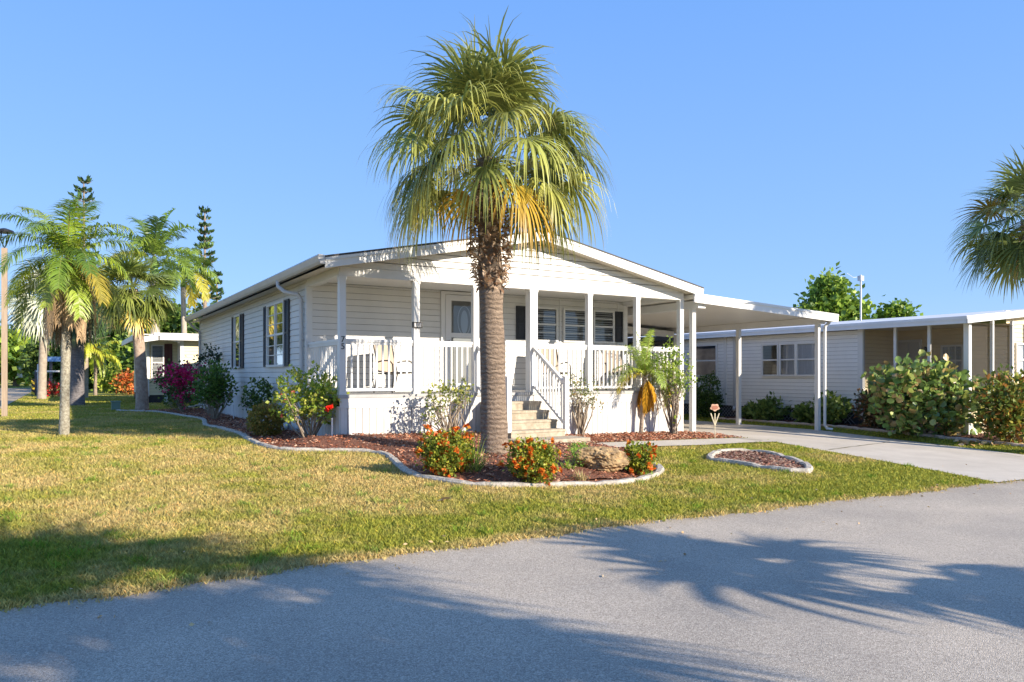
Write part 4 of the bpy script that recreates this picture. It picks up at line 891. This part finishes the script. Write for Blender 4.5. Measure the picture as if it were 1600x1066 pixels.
shrub('hibiscus', 'open twiggy hibiscus with sparse leaves left of the big palm trunk', 'shrub', 706, 688, 584, 92, [(.16, .20, .04), (.24, .27, .05), (.10, .14, .03), (.34, .33, .10)], 70, 9, .06, .36, .04, 26, [(-.1, 0, .70, .95, .8, .26), (-.5, 0, .45, .45, .5, .2), (.45, 0, .72, .5, .5, .25)], None, base=(xon(703, -.75), -.75, tz(1.5, -.7)), stemr=.011)
shrub('shrub', 'thin crooked shrub with small leaves right of the porch steps', 'shrub', 907, 682, 578, 66, [(.10, .14, .04), (.18, .20, .06), (.24, .18, .08)], 70, 9, .045, .4, .04, 16, [(0, 0, .72, .9, .8, .27), (.5, 0, .5, .5, .5, .2)], stemr=.014)
shrub('climbing_shrub', 'tall twiggy shrub with light green shoots at the right end of the porch', 'shrub', 1052, 680, 520, 84, [(.20, .30, .04), (.30, .38, .06), (.13, .20, .03)], 105, 9, .06, .38, .05, 26, [(0, 0, .62, .8, .8, .26), (.0, 0, .85, .32, .3, .15), (.55, 0, .58, .5, .5, .18), (-.3, 0, .7, .5, .5, .2), (.1, 0, .3, .4, .4, .2)], stemr=.012)
IX = [(.24, .27, .03), (.36, .36, .05), (.14, .19, .025), (.10, .14, .02)]; IXF = [(.62, .17, .02), (.66, .26, .04), (.55, .11, .02)]
MO = [(0, 0, .48, .95, .95, .52)]
for px, pyb, pyt, w, lb, nf in ((698, 742, 668, 94, 'largest rounded ixora with orange blooms left of the palm trunk', 98), (832, 757, 684, 84, 'rounded ixora with orange blooms in the middle by the steps', 80), (996, 742, 690, 54, 'small ixora with orange blooms beside the rock', 34)):
    shrub('ixora', lb, 'shrub', px, pyb, pyt, w, IX, int(w*5), 9, .039, .42, .033, 6, [(0, 0, .47, .9, .9, .45), (-.35, -.2, .62, .55, .5, .34), (.4, .1, .5, .55, .5, .38), (.1, -.3, .35, .7, .6, .33)], (nf, IXF, .062, None), 'orange flowering ixoras in the front bed', shell=.3)
# grassy tufts
def tuft(label, px, py, n, h, pal, name='grass_tuft'):
    b = np.array(G2(px, py)); T = thing(name, label, 'plant', b); na = NA(); az = rng.uniform(0, 6.28, n); el = rng.uniform(.7, 1.45, n)
    D = np.stack([np.cos(el)*np.cos(az), np.cos(el)*np.sin(az), np.sin(el)], 1); P = b+np.c_[rng.normal(0, .04, (n, 2)), np.zeros(n)]
    q, _ = bend(P, D, h*rng.uniform(.6, 1.2, n), np.full(n, .8), 5); V, F = strip(q, np.array([[.005, .006, .005, .003, .0005]])*np.ones((n, 1)), nrm(np.cross(D, [0, 0, 1.0]))); na.add(V, F, np.repeat(pick(pal, n), 10, 0)); na.ob('blades', PALM, T)
tuft('tall green grass tuft against the foot of the big palm', 742, 738, 60, .55, [(.25, .33, .06), (.35, .38, .10), (.14, .22, .04)])
tuft('small bright green tuft growing between the ixora and the rock', 890, 733, 40, .14, [(.25, .35, .05)])
tuft('tiny green weed at the corner of the edging by the rock', 1014, 748, 40, .13, [(.20, .34, .04)])
tuft('small dry brown tuft behind the middle ixora', 905, 752, 70, .16, [(.42, .34, .16), (.34, .28, .12)])
# fine green fern by the rock
shrub('fern_bush', 'low feathery bright green bush at the left side of the rock', 'shrub', 906, 730, 692, 46, [(.14, .28, .03), (.22, .36, .05)], 90, 10, .035, .15, .02, 4, MO, shell=.35)
# rock
def rock(label, px, py, w, h):
    b = np.array(G2(px, py)); Y = depth(b[0], b[1]); R = w/2/FP*Y; Hh = h/FP*Y
    bm = bmesh.new(); bmesh.ops.create_icosphere(bm, subdivisions=5, radius=1)
    from mathutils import noise as NZ
    for v in bm.verts:
        p = v.co.copy(); k = 1+.28*NZ.noise(p*1.3+Vector((3, 1, 2)))+.16*NZ.noise(p*3.5)+.09*NZ.noise(p*8)+.05*NZ.noise(p*17)
        v.co = Vector((p.x*R*k, p.y*R*.7*k, max(-.05, p.z*k*Hh*.55+Hh*.45)))
    me = bpy.data.meshes.new('rock'); bm.to_mesh(me); bm.free(); me.materials.append(mat('rock_tan', (.11, .075, .045), (.50, .34, .17), 7, .95, 1.0, 26, detail=10))
    o = bpy.data.objects.new('rock', me); C.objects.link(o); o.location = b; o.rotation_euler = (0, 0, -.5); tag(o, label, 'rock')
rock('rough tan limestone boulder between two ixoras in the front bed', 938, 734, 76, 38)
# side bed
b = (-.62, 4.3, 0)
shrub('shrub', 'small dark green bush below the large side window', 'shrub', 404, 668, 592, 52, DGRN+[(.12, .19, .04)], 90, 9, .07, .4, .05, 10, [(0, 0, .62, .9, .9, .38)], stemr=.012)
shrub('round_bush', 'round clipped bronze green bush beside the downspout', 'shrub', 416, 682, 630, 58, [(.22, .18, .04), (.28, .24, .05), (.14, .15, .03), (.34, .22, .06)], 480, 9, .045, .4, .02, 4, MO, shell=.22)
shrub('shrub', 'big dark green bush with many pale stems below the small side window', 'shrub', 336, 656, 568, 66, [(.08, .15, .025), (.13, .21, .035), (.05, .10, .02)], 230, 9, .09, .36, .06, 22, [(0, 0, .62, .95, .9, .38), (-.2, 0, .4, .7, .7, .2)], stemr=.014)
shrub('bare_vine', 'thin vine with dark scattered leaves on the side wall', 'shrub', 327, 648, 540, 52, [(.03, .05, .03), (.05, .08, .04)], 60, 6, .09, .38, .05, 14, [(0, 0, .8, .9, .4, .2), (.7, 0, .4, .3, .3, .25)])
shrub('bougainvillea', 'bougainvillea bush with magenta blooms near the back corner of the white house', 'shrub', 284, 644, 566, 78, DGRN+[(.09, .14, .03)], 190, 9, .09, .4, .08, 14, [(0, 0, .55, .9, .8, .42), (-.6, 0, .7, .45, .5, .25)], None)
T = [o for o in C.objects if o.name == 'bougainvillea'][0]; bq = np.array(T.location); Yb = depth(bq[0], bq[1])
cl = [at(rng.normal(283, 20), 572+abs(rng.normal(0, 1))*22, Yb+rng.uniform(-1.0, .1)) for _ in range(110)]; fp = np.repeat(np.array(cl), 7, 0)+rng.normal(0, .07, (770, 3))
fo_ = leafmesh('flowers', fp, rng.normal(0, 1, (770, 3)), np.full(770, .085), np.full(770, .04), pick([(.45, .01, .10), (.55, .03, .16), (.35, .01, .08)], 770), LEAF, T); fo_['kind'] = 'stuff'
shrub('small_bush', 'low yellow green bush at the foot of the bougainvillea', 'shrub', 274, 642, 619, 34, [(.22, .22, .04), (.14, .17, .03)], 90, 8, .05, .4, .03, 3, MO)
# white stakes, elbow pipe, utility things
for px, py0, py1, lb in ((519, 694, 655, 'thin white stake in the mulch at the porch corner'), (365, 656, 634, 'thin white stake in the mulch below the small side window')):
    b = G(px, py0); Y = depth(b[0], b[1]); s = MB(); h = (py0-py1)/FP*Y; s.tube([(b[0], b[1], b[2]-.05), (b[0], b[1], b[2]+h)], .013, 8); s.tube([(b[0], b[1], b[2]+h), (b[0], b[1], b[2]+h+.02)], .018, 8); tag(s.ob('garden_stake', WHITEP, None, b), lb, 'stake')
a = G(420, 683); b = G(462, 668); s = MB(); s.tube([(a[0], a[1], a[2]+.06), (a[0]*.5+b[0]*.5, a[1]*.5+b[1]*.5, .08), (b[0], b[1], .13), (-.1, 2.2, .22)], .06, 10, cap=False); s.tube([(a[0], a[1], a[2]+.06), (a[0]*.9+b[0]*.1, a[1]*.9+b[1]*.1, .065)], .066, 10, cap=False)
tag(s.ob('drain_pipe', mat('pipe_white', (.6, .6, .58), (.78, .78, .76), 9, .6), None, a), 'white drain pipe lying on the mulch by the round bush', 'pipe')
b = G(181, 641); s = MB(); s.box(b[0]-.13, b[0]+.13, b[1]-.1, b[1]+.1, -.05, .27); s.box(b[0]-.15, b[0]+.15, b[1]-.12, b[1]+.12, .27, .31); tag(s.ob('utility_box', mat('utility_green', (.16, .24, .19), None), None, b), 'small green utility box on the lawn at the end of the edging', 'utility box')
b = G(266, 634); s = MB(); s.tube([(b[0], b[1], -.05), (b[0], b[1], .42), (b[0], b[1], .50), (b[0], b[1], .52)], [.2, .2, .19, .12], 16); s.tube([(b[0], b[1], .18), (b[0], b[1], .20)], .21, 16); tag(s.ob('utility_pedestal', mat('pedestal', (.42, .46, .47), None), None, b, True), 'grey cylindrical utility pedestal by the leaning palm', 'utility box')
s = MB(); q = G(305, 640); s.bar((q[0]-.5, q[1]-.2, q[2]+.05), (q[0]+.6, q[1]+.4, q[2]+.2), .3, .04); tag(s.ob('splash_block', CURB, None, q), 'pale concrete splash block in the bed by the bougainvillea', 'splash block')
# security yard sign
b = G(1117, 686); Yg = depth(b[0], b[1]); T = thing('yard_sign', 'small pinkish flower shaped yard sign on a thin stake by the driveway', 'sign', b)
rt = Vector((FY, -FX, 0)); bb = Vector(b); hz = (686-598)/FP*Yg*.57
s = MB(); s.tube([bb+Vector((0, 0, -.05)), bb+Vector((0, 0, hz*.55))], .008, 6)
for k in (-1, 0, 1): s.tube([bb+Vector((0, 0, hz*.42)), bb+rt*k*.09+Vector((0, 0, hz*.80))], .013, 6)
s.ob('stake', mat('stake_beige', (.62, .55, .38), None), T)
c0 = bb+Vector((0, 0, hz*.98)); fwv = Vector((FX, FY, 0)); n = 32; ring = []
for sgn in (-1, 1):
    for i in range(n):
        a = 2*math.pi*i/n; r = 0.088+.012*math.cos(5*a+1.57); ring.append(c0+rt*r*math.cos(a)*1.05+Vector((0, 0, r*math.sin(a)*.85))+fwv*.008*sgn)
s = MB(); s.add([tuple(v) for v in ring], [tuple(range(n)), tuple(range(2*n-1, n-1, -1))]+[(i, (i+1) % n, n+(i+1) % n, n+i) for i in range(n)]); s.ob('sign_face', mat('sign_pink', (.55, .28, .18), (.70, .48, .34), 25, .6), T)
s = MB(); m2 = [tuple(c0+rt*math.cos(a)*.065+Vector((0, 0, math.sin(a)*.045))-fwv*.014) for a in [2*math.pi*i/16 for i in range(16)]]; s.add(m2, [tuple(range(16))]); s.ob('sign_emblem', mat('sign_rim', (.40, .16, .10), None), T)
# --- right side plants
def GT(px, x0): y = uon(px, x0); return (x0, y, tz(x0, y))
shrub('hedge_bush', 'dense dark green bush at the wall behind the carport posts', 'shrub', 1106, 654, 586, 50, DGRN+[(.10, .17, .03)], 420, 9, .07, .4, .05, 4, [(0, 0, .5, .95, .8, .5), (0, 0, .3, .9, .8, .3)], shell=.25, base=GT(1106, 14.3))
for i, (px, pyb, pyt, w, lb) in enumerate(((1202, 660, 626, 74, 'low glossy leaved bush left of the outer carport post'), (1296, 666, 618, 84, 'low glossy leaved bush right of the outer carport post'), (1258, 662, 634, 40, 'small low bush just left of the outer carport post'), (1172, 656, 634, 30, 'smallest low bush beside the rear carport post'))):
    shrub('low_bush', lb, 'shrub', px, pyb, pyt, w, [(.12, .18, .04), (.18, .24, .06), (.08, .13, .03)], int(w*1.6), 8, .13, .38, .06, 6, [(0, 0, .5, .95, .6, .48)], None, 'low bushes along the neighbouring wall', shell=.4, base=GT(px, 14.55))
SG = [(.13, .21, .05), (.19, .28, .07), (.09, .15, .04), (.34, .38, .10), (.28, .20, .08)]
shrub('sea_grape_bush', 'large bush with big round glossy leaves in front of the screened porch', 'shrub', 1446, 682, 562, 196, SG, 480, 7, .145, .5, .11, 14, [(0, 0, .55, .9, .35, .42), (-.5, 0, .6, .45, .3, .40), (.55, 0, .42, .5, .3, .40), (0, 0, .25, 1, .35, .25)], None, shape='round', base=GT(1446, 14.2), stemr=.02, shell=.35, mt=leafmat('sea_grape_leaf', .3, .25, .6))
shrub('croton_bush', 'croton bush with orange and yellow green leaves at the right edge', 'shrub', 1580, 684, 570, 136, [(.18, .18, .03), (.28, .26, .05), (.10, .15, .03), (.16, .20, .04), (.30, .13, .03), (.07, .11, .025)], 480, 8, .13, .28, .08, 12, [(0, 0, .55, .95, .6, .45), (0, 0, .3, .9, .6, .3)], None, shell=.35, base=GT(1580, 14.4))
shrub('croton_bush', 'dark reddish croton left of the sea grape bush', 'shrub', 1366, 672, 604, 58, [(.10, .07, .03), (.16, .07, .03), (.06, .09, .03), (.22, .12, .04)], 230, 8, .10, .3, .06, 8, [(0, 0, .5, .95, .8, .48)], None, shell=.35, base=GT(1366, 14.4))
# fallen leaves on the strip of grass
n = 70; P = np.array([G(rng.uniform(1490, 1640), rng.uniform(690, 697)) for _ in range(n)])+[0, 0, .03]; o = leafmesh('fallen_leaves', P, np.c_[rng.normal(0, 1, (n, 2)), rng.normal(0, .15, n)], np.full(n, .13), np.full(n, .06), pick([(.50, .36, .22), (.60, .42, .20), (.45, .25, .12)], n), DRY, None, shape='round'); o['kind'] = 'stuff'; o['label'] = 'dry tan leaves fallen on the grass strip'; o['category'] = 'leaves'
b = G(682, 787); o = leafmesh('fallen_leaf', np.array([b, b])+[[0, 0, .03], [.06, 0, .04]], np.array([[1., .2, .1], [.6, -1, .2]]), [.13, .12], [.04, .04], pick([(.6, .42, .25)], 2), DRY, None, shape='round'); tag(o, 'single dry tan leaf lying on the front lawn', 'leaf')
# small dry litter on road, lawn edge and drive
n = 150; P = np.c_[rng.uniform(-5, 9, n), RE+rng.normal(-.15, .45, n)*rng.choice([.3, 1, 2.2], n)]; P = np.c_[P, tzv(P)+.014+.03*(P[:, 1] > RE)]
o = leafmesh('leaf_litter', P, np.c_[rng.normal(0, 1, (n, 2)), rng.normal(0, .08, n)], rng.uniform(.015, .05, n), rng.uniform(.006, .014, n), pick([(.40, .28, .15), (.28, .17, .08), (.5, .38, .2)], n), DRY, None); o['kind'] = 'stuff'; o['label'] = 'bits of dry leaf litter along the road edge'; o['category'] = 'leaves'
# --- trees
def tree(name, label, px, Y, zbase, pyc, w, h, pal, nc, L, group=None, blobs=None, k=9, pxs=1):
    b = at(px, HZ, Y); b = np.array((b[0], b[1], tz(b[0], b[1]))); T = thing(name, label, 'tree', b, group)
    cz_ = CZ+(HZ-pyc)/FP*Y; R = w/2/FP*Y; Hh = h/2/FP*Y; rt = np.array([FY, -FX, 0]); fw = np.array([FX, FY, 0])
    blobs = blobs or [(0, 0, 0, .7, .7, .8), (-.5, .1, -.2, .5, .5, .6), (.5, -.1, -.25, .5, .5, .55), (.15, 0, .45, .4, .4, .5)]; BB = []
    for q in blobs:
        c = b+rt*q[0]*R+fw*q[1]*R; c[2] = cz_+q[2]*Hh; BB.append((*c, q[3]*R, q[4]*R, q[5]*Hh))
    P, out, cc = cloud(BB, nc, k, L*.9, .33); ok = P[:, 2] > .1; P, out = P[ok], out[ok]; n = len(P); Ls = L*rng.uniform(.6, 1.3, n)
    leafmesh('crown', P, nrm(out*.4+rng.normal(0, .7, (n, 3))+[0, 0, .1]), Ls, Ls*.4, pick(pal, n, .35), LEAF, T)
    s = MB(); top = b.copy(); top[2] = cz_; rr = max(.08, R*.08); s.tube([b-[0, 0, .1], b*.5+top*.5+rng.normal(0, .08, 3), top], [rr*1.3, rr, rr*.5], 8)
    for j in rng.choice(len(cc), min(14, len(cc)), replace=False): s.tube([b*.4+top*.6, (b*.2+top*.8+cc[j])/2, cc[j]], [rr*.5, rr*.3, rr*.1], 5)
    s.ob('trunk', BARK, T); return T
LT = [(.16, .25, .03), (.24, .33, .05), (.09, .16, .03)]
tree('leafy_tree', 'lopsided leafy tree rising behind the neighbouring roof', 1298, 34, 0, 482, 108, 100, LT, 560, .26, None, [(-.1, 0, .1, .42, .45, .85), (-.62, 0, -.35, .36, .4, .5), (.42, 0, -.3, .45, .4, .55), (.05, 0, .55, .32, .3, .4), (.85, 0, -.1, .16, .2, .35)], k=8)
tree('leafy_tree', 'small leafy tree top just showing over the screened porch roof', 1398, 34, 0, 498, 50, 44, LT, 180, .24)
BT = 'trees beyond the side street'
for i, (px, Y, pyc, w, h, pal, lb) in enumerate((
    (-40, 75, 545, 120, 80, LT, 'bright green round tree farthest left beyond the street'), (25, 78, 558, 90, 62, [(.26, .34, .03), (.32, .40, .05), (.18, .26, .03)], 'yellow green tree left of the silver palm'),
    (62, 95, 532, 110, 74, DGRN+GRN, 'dull green tree behind the silver palm'), (105, 70, 548, 80, 96, GRN, 'dense green tree behind the queen palm trunk'))):
    tree('street_tree', lb, px, Y, 0, pyc, w, h, pal, 520, .62, BT)
for i, (px, Y, pyc, w, h, pal, lb) in enumerate((
    (165, 58, 545, 80, 110, DGRN+GRN, 'dark leafy tree between the stout palm and the leaning palm'), (200, 54, 570, 70, 70, GRN+[(.2, .28, .04)], 'mid green bushy tree behind the red leaved shrub'),
    (88, 64, 560, 90, 84, [(.10, .15, .03), (.15, .21, .04), (.07, .12, .03)], 'broad leafy tree behind the stout dark palm'), (228, 50, 580, 60, 64, GRN, 'low leafy tree just left of the cream home'),
    (262, 60, 508, 60, 50, GRN, 'small round green tree behind the royal palm trunk'), (320, 62, 520, 60, 60, [(.24, .28, .06), (.30, .34, .08)], 'pale green feathery tree at the back corner of the white house roof'), (140, 62, 575, 70, 60, GRN, 'green bush like tree behind the young yellow palms'))):
    tree('garden_tree', lb, px, Y, 0, pyc, w, h, pal, 640, .42, 'trees behind the cream home')
shrub('red_shrub', 'orange red leaved shrub in front of the dark trees by the leaning palm', 'shrub', 200, 617, 582, 40, [(.50, .10, .03), (.60, .20, .05), (.25, .10, .03), (.14, .12, .03)], 130, 8, .18, .35, .12, 8, MO, base=None)
shrub('sunny_shrub', 'yellow green leafy plant by the lawn edge between the young palms and red shrub', 'shrub', 172, 614, 570, 40, YGRN, 110, 8, .25, .35, .15, 5, MO)
def norfolk(label, px, Y, pyt, pyb, w, nt=16, base=None):
    b = at(px, HZ, Y); b = np.array((b[0], b[1], 0.)); zt = CZ+(HZ-pyt)/FP*Y; zb = CZ+(HZ-pyb)/FP*Y; T = thing('norfolk_pine', label, 'tree', b); R = w/2/FP*Y
    P = []; D = []; s2 = MB(); s2.tube([b-[0, 0, .1], (b[0], b[1], zt)], [.22, .04], 8)
    for i in range(nt):
        f = (i+.3)/nt; z = zt-(zt-zb)*f; Rr = R*(.22+.78*min(1, f*1.15))*rng.uniform(.75, 1.1); nb = 6
        for k in range(nb):
            if rng.random() < .12+.2*f: continue
            az = 2*math.pi*k/nb+i*.6; d = np.array([math.cos(az), math.sin(az), .28]); L = Rr*rng.uniform(.75, 1.1); m = int(22*L/R)+5
            t = rng.uniform(.15, 1, m)**.8; p = np.array((b[0], b[1], z))+d*L*t[:, None]; p[:, 2] += .12*L*t*t; P.append(p+rng.normal(0, .05, (m, 3))); D.append(d+np.array([0, 0, .9])+rng.normal(0, .25, (m, 3)))
            e = np.array((b[0], b[1], z))+d*L; s2.tube([(b[0], b[1], z), tuple(e)], [.03, .01], 4)
    P = np.concatenate(P); D = np.concatenate(D); n = len(P); leafmesh('crown', P, D, np.full(n, .34)*rng.uniform(.7, 1.2, n), np.full(n, .09), pick([(.035, .075, .025), (.06, .11, .03), (.045, .085, .04)], n), LEAF, T); s2.ob('trunk', BARK, T)
norfolk('tall narrow tiered pine rising behind the back end of the white house', 320, 52, 329, 545, 56, 19)
norfolk('much shorter tiered pine tip just above the white house gutter', 339, 56, 428, 540, 30, 9)
norfolk('tiered pine with loose top showing behind the queen palm crown', 131, 52, 282, 560, 86, 19)
# ------------------------------------------------------------------ street furniture at left
b = G(7, 652); Yb = depth(b[0], b[1]); T = thing('lamp_post', 'square beige lamp post with a small dark lantern at the left edge', 'lamp post', b)
zt = CZ+(HZ-388)/FP*Yb; s = MB(); s.box(b[0]-.07, b[0]+.07, b[1]-.07, b[1]+.07, -.1, zt); s.ob('pole', mat('post_beige', (.28, .21, .15), (.36, .28, .20), 4, .8, .2, 20, stretch=(6, 6, .6)), T)
s = MB(); 
for k in range(4): a = k*math.pi/2+.78; s.tube([(b[0], b[1], zt), (b[0]+.13*math.cos(a), b[1]+.13*math.sin(a), zt+.25), (b[0]+.1*math.cos(a), b[1]+.1*math.sin(a), zt+.45)], .014, 5)
s.tube([(b[0], b[1], zt+.44), (b[0], b[1], zt+.50), (b[0], b[1], zt+.56)], [.25, .22, .05], 14); s.ob('lantern', BLACK, T)
# entrance sign group
Ye = 44
def bxat(mb, p0, p1, q0, q1, Y, th=.06):
    """upright panel between pixels, facing the camera heading, with thickness"""
    a = Vector(at(p0, q1, Y)); c = Vector(at(p1, q1, Y)); e = Vector(at(p0, q0, Y)); f = Vector(at(p1, q0, Y)); w = Vector((FX, FY, 0))*th
    mb.hexa([tuple(v) for v in (a, c, a+w, c+w, e, f, e+w, f+w)])
T = thing('street_sign', 'blue street name sign on a dark post behind the silver palm trunk', 'sign', at(80, 617, Ye)); s = MB(); bxat(s, 71, 95, 557.5, 565, Ye, .03); s.ob('sign_panel', mat('sign_blue', (.04, .16, .42), (.25, .40, .65), 5, .4), T); s = MB(); bxat(s, 77, 80, 565, 618, Ye+.1, .12); s.ob('post', mat('post_dark', (.06, .06, .08), None), T)
T = thing('entrance_board', 'dark entrance board with white frame beside the striped marker', 'sign', at(58, 618, Ye-2)); s = MB(); bxat(s, 54, 58, 578, 618, Ye-2, .15); s.ob('post', MATS['post_dark'], T); s = MB(); bxat(s, 58, 63, 569, 617, Ye-2, .15); bxat(s, 56, 92, 579, 581.5, Ye-2.1, .08); s.ob('white_frame', WHITEP, T)
T = thing('hazard_marker', 'black and yellow striped marker post at the street corner', 'marker post', at(51, 618, Ye-3)); s = MB(); bxat(s, 49, 54, 592, 618, Ye-3, .1); s.ob('panel', BLACK, T); s = MB()
for q in (594, 602.5, 611):
    a = Vector(at(49, q, Ye-3.01)); c = Vector(at(54, q+3.2, Ye-3.01)); d_ = Vector((0, 0, -.15)); s.add([tuple(v) for v in (a, c, c+d_, a+d_)], [(0, 1, 2, 3)])
s.ob('stripes', mat('stripe_yellow', (.75, .50, .04), None), T)
shrub('red_flower_bed', 'low red flowering plants below the blue street sign', 'plant', 82, 619, 599, 34, [(.55, .02, .03), (.62, .10, .08), (.10, .14, .03), (.45, .25, .15)], 110, 8, .14, .4, .08, 3, MO, dpt=40)
s = MB(); bxat(s, 29, 56, 581.5, 589, 78, .2); tag(s.ob('garden_wall', WHITEP, None, at(40, 589, 78)), 'low white wall at the far side of the street', 'wall')
s = MB(); a = at(31, 590, 76); s.tube([(a[0], a[1], a[2]), (a[0], a[1], a[2]+.5), (a[0], a[1], a[2]+.75), (a[0], a[1], a[2]+1.0), (a[0], a[1], a[2]+1.25)], [.3, .22, .1, .2, .05], 8); tag(s.ob('garden_ornament', WHITEP, None, a, True), 'small white statue shaped ornament beside the far white wall', 'ornament')
# ------------------------------------------------------------------ trees across the road (outside the picture, they shade the road)
def off_palm(label, S_, h, r, nl, pet, bl, w_=.03):
    x = S_[0]+h/.409*.4578; y = S_[1]-h/.409*.889; zb = tz(x, y)
    return sabal('sabal_palm', label, (x, y, zb), (x, y, zb+h), .2, nl, pet, bl, 30, .8, 1.4, PTOP, PLOW, w=w_)
off_palm('low cabbage palm on the verge across the road, out of the picture', (1.0, -9.6), 2.9, 1.6, 17, .75, .88, .052)
off_palm('tall cabbage palm farthest across the road, out of the picture', (-3.7, -7.4), 4.4, 2.2, 38, .8, .9)
off_palm('second cabbage palm across the road, out of the picture', (-5.3, -7.4), 5.4, 2.0, 28, .9, 1.0)
off_palm('third cabbage palm across the road, out of the picture', (-4.6, -9.7), 4.2, 2.0, 22, .8, .9)
# ------------------------------------------------------------------ light and camera
sd = Vector((.50, -1, .46)).normalized()
ld = bpy.data.lights.new('sun', 'SUN'); ld.energy = 4.3; ld.angle = math.radians(.45); ld.color = (1, .88, .72)
lo = bpy.data.objects.new('sun', ld); C.objects.link(lo); lo.rotation_euler = (-sd).to_track_quat('-Z', 'Y').to_euler()
w = bpy.data.worlds.new('World'); S.world = w; w.use_nodes = True; nt = w.node_tree; sk = nt.nodes.new('ShaderNodeTexSky'); sk.sky_type = 'NISHITA'; sk.sun_disc = False
sk.sun_elevation = math.asin(sd.z); sk.sun_rotation = math.atan2(sd.x, sd.y); sk.air_density = 1.0; sk.dust_density = .2; sk.ozone_density = 4
hs = nt.nodes.new('ShaderNodeHueSaturation'); hs.inputs['Saturation'].default_value = 1.0; hs.inputs['Hue'].default_value = .506; nt.links.new(sk.outputs[0], hs.inputs['Color']); tcw = nt.nodes.new('ShaderNodeTexCoord'); sxw = nt.nodes.new('ShaderNodeSeparateXYZ'); nt.links.new(tcw.outputs['Generated'], sxw.inputs[0])
even = ramp(nt, sxw.outputs[2], [(0, (.60, .93, 1.5)), (.10, (.47, .84, 1.5)), (.45, (.29, .66, 1.5)), (1, (.22, .55, 1.35))])
sc2 = nt.nodes.new('ShaderNodeVectorMath'); sc2.operation = 'SCALE'; sc2.inputs[3].default_value = 2.05; nt.links.new(even, sc2.inputs[0])
nt.links.new(mixc(nt, .88, hs.outputs[0], sc2.outputs[0]), nt.nodes['Background'].inputs[0]); nt.nodes['Background'].inputs[1].default_value = .15
cd = bpy.data.cameras.new('camera'); co = bpy.data.objects.new('camera', cd); C.objects.link(co); S.camera = co
cd.sensor_width = 36; cd.lens = FP/1600*36; cd.shift_y = (HZ-533)/1600; cd.clip_end = 2000; cd.clip_start = .05
co.location = (CX, CY, CZ); co.rotation_euler = (math.pi/2, 0, -math.atan2(FX, FY))
S.view_settings.view_transform = 'Standard'; S.view_settings.look = 'None'; S.view_settings.gamma = 1; S.view_settings.exposure = 1.12
